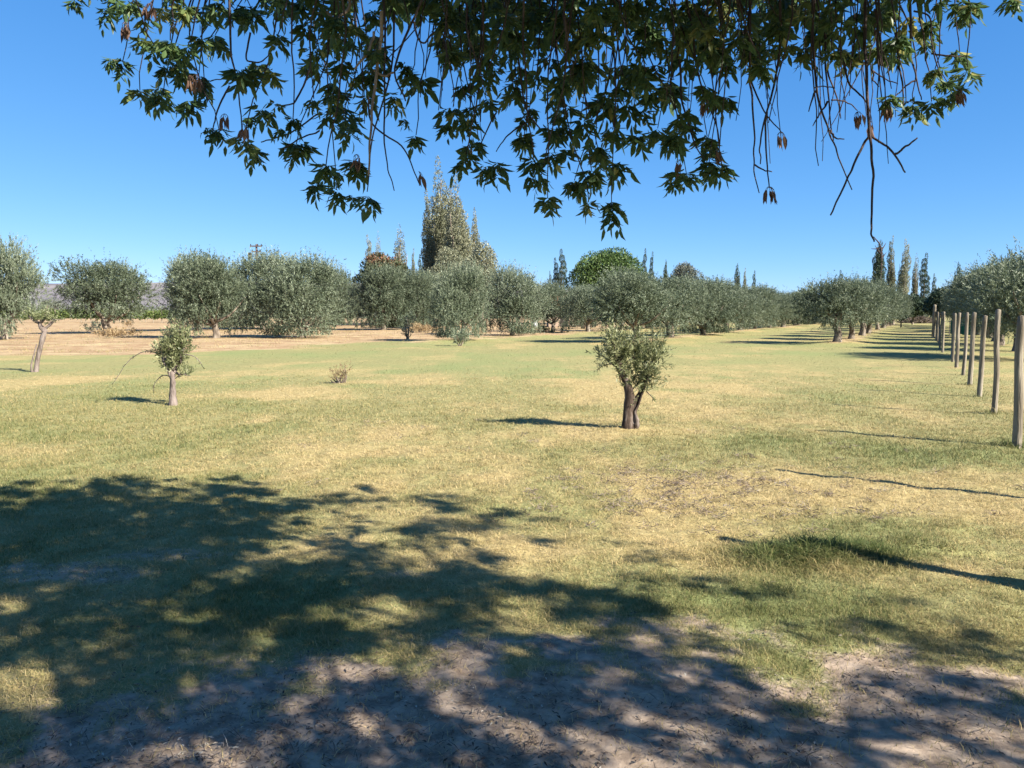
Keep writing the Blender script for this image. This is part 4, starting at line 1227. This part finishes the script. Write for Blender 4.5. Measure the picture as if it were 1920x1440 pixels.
ash = empty('ash_tree', (4.3, -2.9, 0))
A0 = np.array([4.3, -2.9, 0])
mc = MB()
mc.add(V1[0] - A0, V1[1], V1[2], V1[3]); mc.add(V2[0] - A0, V2[1], None, V2[3])
link('crown', mc.mesh('ash_crown'), M['ash'], ash)
mb = MB()
fork = np.array([4.1, -2.6, 2.4])
mb.tube(curve_pts([(4.3, -2.9, -0.2), (4.28, -2.85, 0.8), (4.2, -2.7, 1.7), fork], 12) - A0, np.linspace(0.34, 0.23, 12), 16, 0.05, rng)
link('trunk', mb.mesh('ash_trunk', True), M['bark'], ash)
HUBS = [(-1.6, 2.5, 4.1), (-0.4, 3.2, 4.4), (0.9, 3.3, 4.2), (2.0, 3.0, 4.0), (3.6, 2.4, 4.0), (5.2, 0.8, 4.6), (6.6, -0.6, 4.4), (3.0, 0.6, 5.6), (1.2, 0.8, 5.2), (4.6, -1.2, 6.0), (2.2, -2.2, 5.4)]
for h in HUBS:
    b = MB()
    h = np.array(h)
    m_ = fork * 0.5 + h * 0.5 + np.array([0, 0, 0.55])
    b.tube(curve_pts([fork - [0, 0, 0.15], m_, h], 10) - A0, np.interp(np.linspace(0, 1, 10), [0, .25, .5, 1], [.075, .036, .020, .010]), 8, 0.05, rng)
    link('limb', b.mesh('ash_limb', True), M['bark'], ash)
HB = np.array(HUBS)
mt = MB()
def wob(ctrl, n, amp):
    P = curve_pts(ctrl, n)
    w = rng.normal(0, amp, P.shape); w = (w + np.roll(w, 1, 0)) * 0.6; w[0] = 0; w[-1] *= 0.3
    return P + w
for (px, py, Y, c) in [q for q in tw if rng.random() < 0.75]:                                   # hanging twigs that carry the tufts
    out = (px - 950) / 800
    up = at(px - out * rng.uniform(40, 170) + rng.normal(0, 25), -rng.uniform(110, 260), Y - rng.uniform(0.0, 0.5))
    mid = up * 0.45 + c * 0.55 + np.array([out * 0.06 + rng.normal(0, .075), rng.normal(0, .05), 0.02])
    mt.tube(wob([up, mid, c], 12, 0.006) - A0, np.linspace(0.0048, 0.0022, 12), 5)
    hub = HB[np.argmin(np.linalg.norm(HB - up, axis=1))]
    mt.tube(wob([hub, hub * 0.5 + up * 0.5 + [0, 0, 0.12], up], 7, 0.006) - A0, np.linspace(0.014, 0.006, 7), 5)
for i in range(60):                                       # leafless hanging twigs in the curtain
    px = rng.choice([rng.uniform(640, 1320), rng.uniform(1330, 1720)])
    Y = rng.uniform(2.9, 4.6)
    y1 = rng.uniform(60, 250) if px < 1330 else rng.uniform(80, 330)
    a = at(px + rng.normal(0, 14), -rng.uniform(60, 160), Y); c = at(px + rng.normal(0, 22), y1, Y)
    m_ = a * 0.5 + c * 0.5 + [rng.normal(0, .03), rng.normal(0, .03), 0]
    mt.tube(wob([a, m_, c], 12, 0.006) - A0, np.linspace(0.0042, 0.0018, 12), 5)
    if rng.random() < 0.5:
        j = at(px + rng.normal(0, 45), y1 + rng.uniform(-40, 45), Y + rng.normal(0, .1))
        mt.tube(wob([m_, m_ * 0.5 + j * 0.5, j], 8, 0.005) - A0, np.linspace(0.0034, 0.0016, 8), 5)
# canopy twigs towards random tufts of the high crown
for q in rng.choice(len(P3), 260, replace=False):
    c = P3[q]
    hub = HB[np.argmin(np.linalg.norm(HB - c, axis=1))]
    mt.tube(wob([hub, hub * 0.5 + c * 0.5 + [0, 0, 0.15], c], 6, 0.01) - A0, np.linspace(0.014, 0.004, 6), 5)
link('twigs', mt.mesh('ash_twigs', True), M['twig'], ash)

def hang(paths, Y, r0=0.0056, r1=0.0022, mat='twig'):
    """one drawn hanging twig with its side twigs"""
    b = MB()
    for i, pth in enumerate(paths):
        P = curve_pts([at(p[0], p[1], Y + 0.03 * math.sin(k * 1.7 + i)) for k, p in enumerate(pth)], 6 * len(pth))
        P = P + 0.006 * np.stack([vnoise(np.arange(len(P)) * 0.45, np.full(len(P), 3.0 + i), 7 + q) - 0.5 for q in range(3)], 1)
        b.tube(P - A0, np.linspace(r0 * (1 if i == 0 else 0.75), r1, len(P)), 6)
    link('hanging_twig', b.mesh('hanging_twig', True), M[mat], ash)
hang([[(1618, -60), (1622, 60), (1624, 133), (1630, 247), (1637, 330), (1635, 400), (1634, 440), (1640, 452)], [(1630, 253), (1605, 300), (1585, 345), (1557, 404)], [(1632, 254), (1660, 272), (1678, 292), (1698, 324)], [(1677, 290), (1698, 276), (1720, 260)]], 3.3, 0.0072, 0.0032)
hang([[(1405, -50), (1406, 130), (1410, 185), (1414, 250), (1414, 315), (1424, 362)], [(1414, 308), (1430, 318), (1448, 322)]], 3.5)
hang([[(1462, -40), (1460, 115), (1440, 200), (1425, 265), (1427, 308)], [(1436, 212), (1437, 290), (1443, 352)]], 3.2)
hang([[(1404, 20), (1408, 140), (1430, 203), (1464, 248)]], 3.7)
hang([[(1520, -60), (1524, 40), (1530, 160), (1547, 227), (1570, 287), (1598, 356)], [(1530, 168), (1516, 208)], [(1552, 190), (1523, 235)], [(1556, 245), (1566, 258), (1583, 262)]], 3.4, 0.0064)
hang([[(1545, 20), (1548, 110), (1556, 217), (1562, 265)], [(1550, 130), (1570, 185), (1577, 222)]], 3.8)
hang([[(1570, 60), (1590, 150), (1620, 185), (1628, 200)], [(1595, 160), (1612, 178)]], 3.6)
hang([[(1705, -30), (1708, 95), (1718, 145), (1727, 188)], [(1712, 20), (1743, 32), (1747, 76), (1757, 124), (1768, 145)], [(1746, 100), (1780, 104), (1808, 107)]], 3.4)
hang([[(1680, 60), (1684, 110), (1693, 168), (1693, 198)], [(1716, 150), (1695, 165), (1673, 188)]], 3.5)
hang([[(1560, 187), (1590, 193), (1608, 207)], [(1525, 165), (1545, 162), (1566, 165)]], 3.5, 0.0035)
hang([[(1636, 130), (1638, 150), (1648, 162)], [(1636, 132), (1660, 148), (1684, 157)]], 3.4, 0.004)
hang([[(718, -40), (722, 100), (720, 230), (724, 300), (740, 358)], [(690, 180), (700, 235), (756, 277), (780, 330), (788, 348)]], 3.3)
hang([[(740, 20), (732, 140), (700, 250), (688, 360)]], 3.5, 0.0056, 0.0024)
hang([[(716, 20), (712, 95), (700, 180), (695, 240), (692, 330)], [(700, 130), (718, 142), (738, 136)], [(702, 60), (690, 95), (665, 130)]], 3.0, 0.0075, 0.004, 'dead_twig')
hang([[(640, -30), (655, 15), (615, 45), (600, 70)], [(612, 20), (640, 55), (630, 75)]], 3.2, 0.008, 0.004, 'dead_twig')
hang([[(800, -20), (765, 60), (740, 130), (760, 190)], [(775, 40), (790, 80), (815, 60)]], 3.1, 0.006, 0.003)
hang([[(429, -40), (433, 90), (447, 170), (453, 247)], [(430, 160), (405, 215), (400, 245)]], 3.3)
hang([[(585, 120), (560, 180), (545, 195), (515, 198)], [(600, 210), (560, 240), (520, 258), (490, 267)], [(600, 245), (560, 260), (530, 282)]], 3.4, 0.005, 0.0026)
hang([[(470, 60), (462, 110), (490, 115), (508, 95)], [(440, 130), (420, 145), (395, 152)]], 3.4, 0.0045)
hang([[(960, 60), (975, 130), (985, 200), (1020, 250), (1035, 262)], [(930, 210), (905, 262), (895, 275)], [(985, 230), (950, 255), (930, 285)]], 3.6)
hang([[(1275, 110), (1278, 180), (1300, 262), (1320, 300)], [(1300, 90), (1315, 160), (1345, 240), (1350, 300)]], 3.5)

def seeds(px, py, Y, n, s=30):
    b = MB()
    k = Y / FPX
    for i in range(n):
        B = np.array([at(px + rng.uniform(-0.28, 0.28) * s, py - rng.uniform(0.3, 0.5) * s, Y + rng.normal(0, 0.012))])
        b.tube(np.array([at(px, py - 0.62 * s, Y), (at(px, py - 0.62 * s, Y) + B[0]) / 2 + [0, 0, 0.004], B[0]]) - A0, [0.0012, 0.001, 0.001], 4, tint=0.2)
        D = norm(np.array([[rng.normal(0, 0.22), rng.normal(0, 0.22), -1.0]]))
        V, Q, T = ash_leaflets(B - A0, D, perp(D, rng), np.array([s * k * rng.uniform(0.75, 1.0)]), np.array([s * k * 0.22]), rng)
        b.add(V, Q, T, rng.uniform(0, 1))
    link('seed_cluster', b.mesh('seed_cluster'), M['seed'], ash)
for (px, py, Y, n) in [(1443, 369, 3.2, 9), (1465, 266, 3.7, 8), (1608, 228, 3.6, 9), (1630, 246, 3.3, 7), (1667, 214, 3.5, 10), (1797, 186, 3.4, 8), (420, 232, 3.3, 7), (455, 250, 3.3, 6), (785, 340, 3.3, 4), (880, 290, 3.4, 6),
                       (1343, 295, 3.5, 6), (1275, 318, 3.5, 6), (1320, 205, 3.4, 8), (668, 308, 3.4, 8), (280, 25, 3.4, 10), (355, 160, 3.4, 8), (368, 158, 3.4, 6), (235, 60, 3.4, 7)]:
    seeds(px, py, Y, n)
tag(ash, 'big ash tree overhead, its drooping leafy twigs filling the top of the photo', 'ash tree')

# ------------------------------------------------------------------ grass, weeds, litter
def blades():
    rng = np.random.default_rng(800)
    N0 = 900000
    u = rng.random(N0)
    y0, ym, y1 = 2.55, 4.0, 26.0
    a1 = (ym ** 2 - y0 ** 2) / 2
    a2 = ym ** 2 * math.log(y1 / ym)
    pick = u < a1 / (a1 + a2)
    v = rng.random(N0)
    y = np.where(pick, np.sqrt(y0 ** 2 + v * (ym ** 2 - y0 ** 2)), ym * (y1 / ym) ** v)
    x = rng.uniform(-0.74, 0.74, N0) * y
    d, s, l, p = cover(x, y)
    cl = fbm(x * 7, y * 7, 91, 2)
    pk = (1 - 0.93 * sstep(0.10, 0.95, d + (cl - 0.5) * 0.7)) * (0.65 + 0.35 * (1 - s)) * (0.25 + 1.05 * cl)
    furrow = np.minimum(line_dist(x, y, FURROW), line_dist(x, y, FURROW_B))
    pk *= 1 - sstep(9, 25, y)
    pk *= np.where((furrow < 0.05) & (x > 2.6), 0.35, 1)
    xt = rng.normal(2.15, 0.42, 16000); yt = rng.normal(5.32, 0.20, 16000)      # the taller weeds
    x = np.concatenate([x, xt]); y = np.concatenate([y, yt])
    d, s, l, p = cover(x, y)
    cl = fbm(x * 7, y * 7, 91, 2)
    pk = np.concatenate([pk, np.full(16000, 0.8)])
    k = rng.random(len(x)) < pk
    x, y, d, s, l, cl = x[k], y[k], d[k], s[k], l[k], cl[k]
    n = len(x)
    sc = np.maximum(1, (y / 4.0)) ** 0.75
    tall = blob(x, y, 1540, 1040, 0.62, 0.26) + 0.7 * blob(x, y, 1420, 1040, 0.35, 0.2) + 0.4 * blob(x, y, 1620, 1075, 0.25, 0.12)
    h = rng.uniform(0.015, 0.037, n) * (1 + 0.45 * l) * (0.65 + 0.8 * cl) * np.minimum(sc, 2.2) ** 0.6
    for (qx_, qy_) in SEENP[:5]:
        tall = tall + 0.8 * np.exp(-(((x - qx_) ** 2 + (y - qy_) ** 2) / 0.22 ** 2))
    h = h * (1 + 1.8 * tall * rng.uniform(0.3, 1.2, n))
    w = rng.uniform(0.0020, 0.0036, n) * sc * (1 + 0.5 * tall)
    B = np.stack([x, y, height(x, y) - 0.004], 1)
    an = rng.uniform(0, 6.283, n)
    S = np.stack([np.cos(an), np.sin(an), np.zeros(n)], 1)
    ln_ = rng.normal(0, 0.55, (n, 2)) * (1 + 1.3 * s)[:, None]
    D = norm(np.concatenate([ln_, np.ones((n, 1))], 1))
    M1 = B + D * (h * 0.6)[:, None]
    Tp = B + D * h[:, None] + np.concatenate([ln_ * 0.5 * h[:, None], -0.12 * h[:, None]], 1)
    V = np.stack([B - S * w[:, None] * 0.5, B + S * w[:, None] * 0.5, M1 + S * w[:, None] * 0.4, M1 - S * w[:, None] * 0.4, Tp], 1).reshape(-1, 3)
    o = np.arange(n)[:, None] * 5
    Q = o + np.array([[0, 1, 2, 3]]); T = o + np.array([[3, 2, 4]])
    t = np.clip(0.44 + 0.40 * s - 0.26 * l - 0.30 * np.minimum(tall, 1) + 0.30 * d + rng.normal(0, 0.17, n), 0, 1)
    return mesh_from('grass', V, [Q, T], np.repeat(t, 5))
def far_tufts():
    """dry tufts farther out on the lawn and on the bare earth"""
    rng = np.random.default_rng(805)
    n0 = 90000
    y = 16 * (78 / 16) ** rng.random(n0)
    x = rng.uniform(-0.74, 0.74, n0) * y
    c = fbm(x * 1.3, y * 0.9, 97, 4)
    d, s, l, p = cover(x, y)
    k = rng.random(n0) < sstep(0.46, 0.68, c) * (0.30 + 0.6 * p)
    x, y, s, l, p = x[k], y[k], s[k], l[k], p[k]
    n = len(x)
    h = rng.uniform(0.04, 0.10, n) * (y / 30) ** 0.5 * (1 + 0.7 * p)
    w = 0.0030 * (y / 8) * rng.uniform(0.6, 1.4, n)
    B = np.stack([x, y, height(x, y) - 0.01], 1)
    an = rng.uniform(0, 6.283, n)
    S = np.stack([np.cos(an), np.sin(an), np.zeros(n)], 1)
    D = norm(np.concatenate([rng.normal(0, 0.7, (n, 2)), np.ones((n, 1))], 1))
    V, F = quad_leaves(B, D, h, w, rng, S)
    t = np.clip(0.36 + 0.30 * s - 0.2 * l + 0.10 * p + rng.normal(0, 0.16, n), 0, 1)
    return V, F, np.repeat(t, 4)
bm_ = blades()
gr = link('grass', bm_, M['grass'])
ft = far_tufts()
fg = link('dry_grass', mesh_from('dry_grass', ft[0], [ft[1]], ft[2]), M['grass'])
tag(fg, 'thin dry tufts scattered over the far lawn and bare earth', 'grass', None, 'stuff')
tag(gr, 'short patchy lawn of green and straw coloured grass', 'grass', None, 'stuff')

def litter():
    rng = np.random.default_rng(820)
    N0 = 60000
    y = 2.5 + 7.5 * rng.random(N0) ** 1.7; x = rng.uniform(-0.74, 0.74, N0) * y
    d, s, l, p = cover(x, y)
    cl = fbm(x * 2.2, y * 2.2, 95, 3)
    pile = blob(x, y, 880, 1325, 0.45, 0.22) + 0.8 * blob(x, y, 300, 1390, 0.6, 0.2) + 0.5 * blob(x, y, 1300, 1400, 0.5, 0.2) + 0.5 * blob(x, y, 1650, 1330, 0.5, 0.3)
    k = rng.random(N0) < d * sstep(0.35, 0.7, cl + 0.35 * pile) * 0.6 + 0.012 + 0.05 * s * (s > 0.55)
    x, y, pile = x[k], y[k], pile[k]
    n = len(x)
    B = np.stack([x, y, height(x, y) + rng.uniform(0.004, 0.014, n)], 1)
    a = rng.uniform(0, 6.283, n)
    D = norm(np.stack([np.cos(a), np.sin(a), rng.normal(0, 0.22, n)], 1))
    S = norm(np.stack([-np.sin(a), np.cos(a), rng.normal(0, 0.45, n)], 1))
    stick = rng.random(n) < 0.28
    L = np.where(stick, rng.uniform(0.03, 0.11, n), rng.uniform(0.012, 0.032, n))
    W = np.where(stick, 0.0032, L * rng.uniform(0.22, 0.4, n))
    V, F = quad_leaves(B, D, L, W, rng, S, 0.08)
    t = np.clip(np.where(stick, 0.25, 0.45) + 0.25 * (pile > 0.5) + rng.normal(0, 0.25, n), 0, 1)
    # little heaps of raked dry clippings
    nc, per = 190, 26
    cx = np.concatenate([rng.normal(1.75, 0.75, 150), rng.uniform(-3, 5, 40)]); cy = np.concatenate([rng.normal(7.3, 0.75, 150), rng.uniform(5.8, 12, 40)])
    r = rng.uniform(0.02, 0.075, nc)
    bx = (cx[:, None] + rng.normal(0, 1, (nc, per)) * r[:, None]).ravel(); by = (cy[:, None] + rng.normal(0, 1, (nc, per)) * r[:, None] * 0.8).ravel()
    B = np.stack([bx, by, height(bx, by) + rng.uniform(0.01, 0.04, len(bx))], 1)
    D = norm(np.stack([rng.normal(0, 1, len(bx)), rng.normal(0, 1, len(bx)), rng.normal(0.1, 0.4, len(bx))], 1))
    V_, F_ = quad_leaves(B, D, rng.uniform(0.03, 0.08, len(bx)), 0.006, rng)
    F = np.concatenate([F, F_ + len(V)]); V = np.concatenate([V, V_])
    t = np.concatenate([t, np.clip(np.repeat(rng.uniform(0.38, 0.72, nc), per) + rng.normal(0, 0.12, len(bx)), 0, 1)])
    o = link('leaf_litter', mesh_from('leaf_litter', V, [F], np.repeat(t, 4)), M['litter'])
    tag(o, 'fallen leaves and twigs strewn over the bare soil', 'leaf litter', None, 'stuff')
litter()
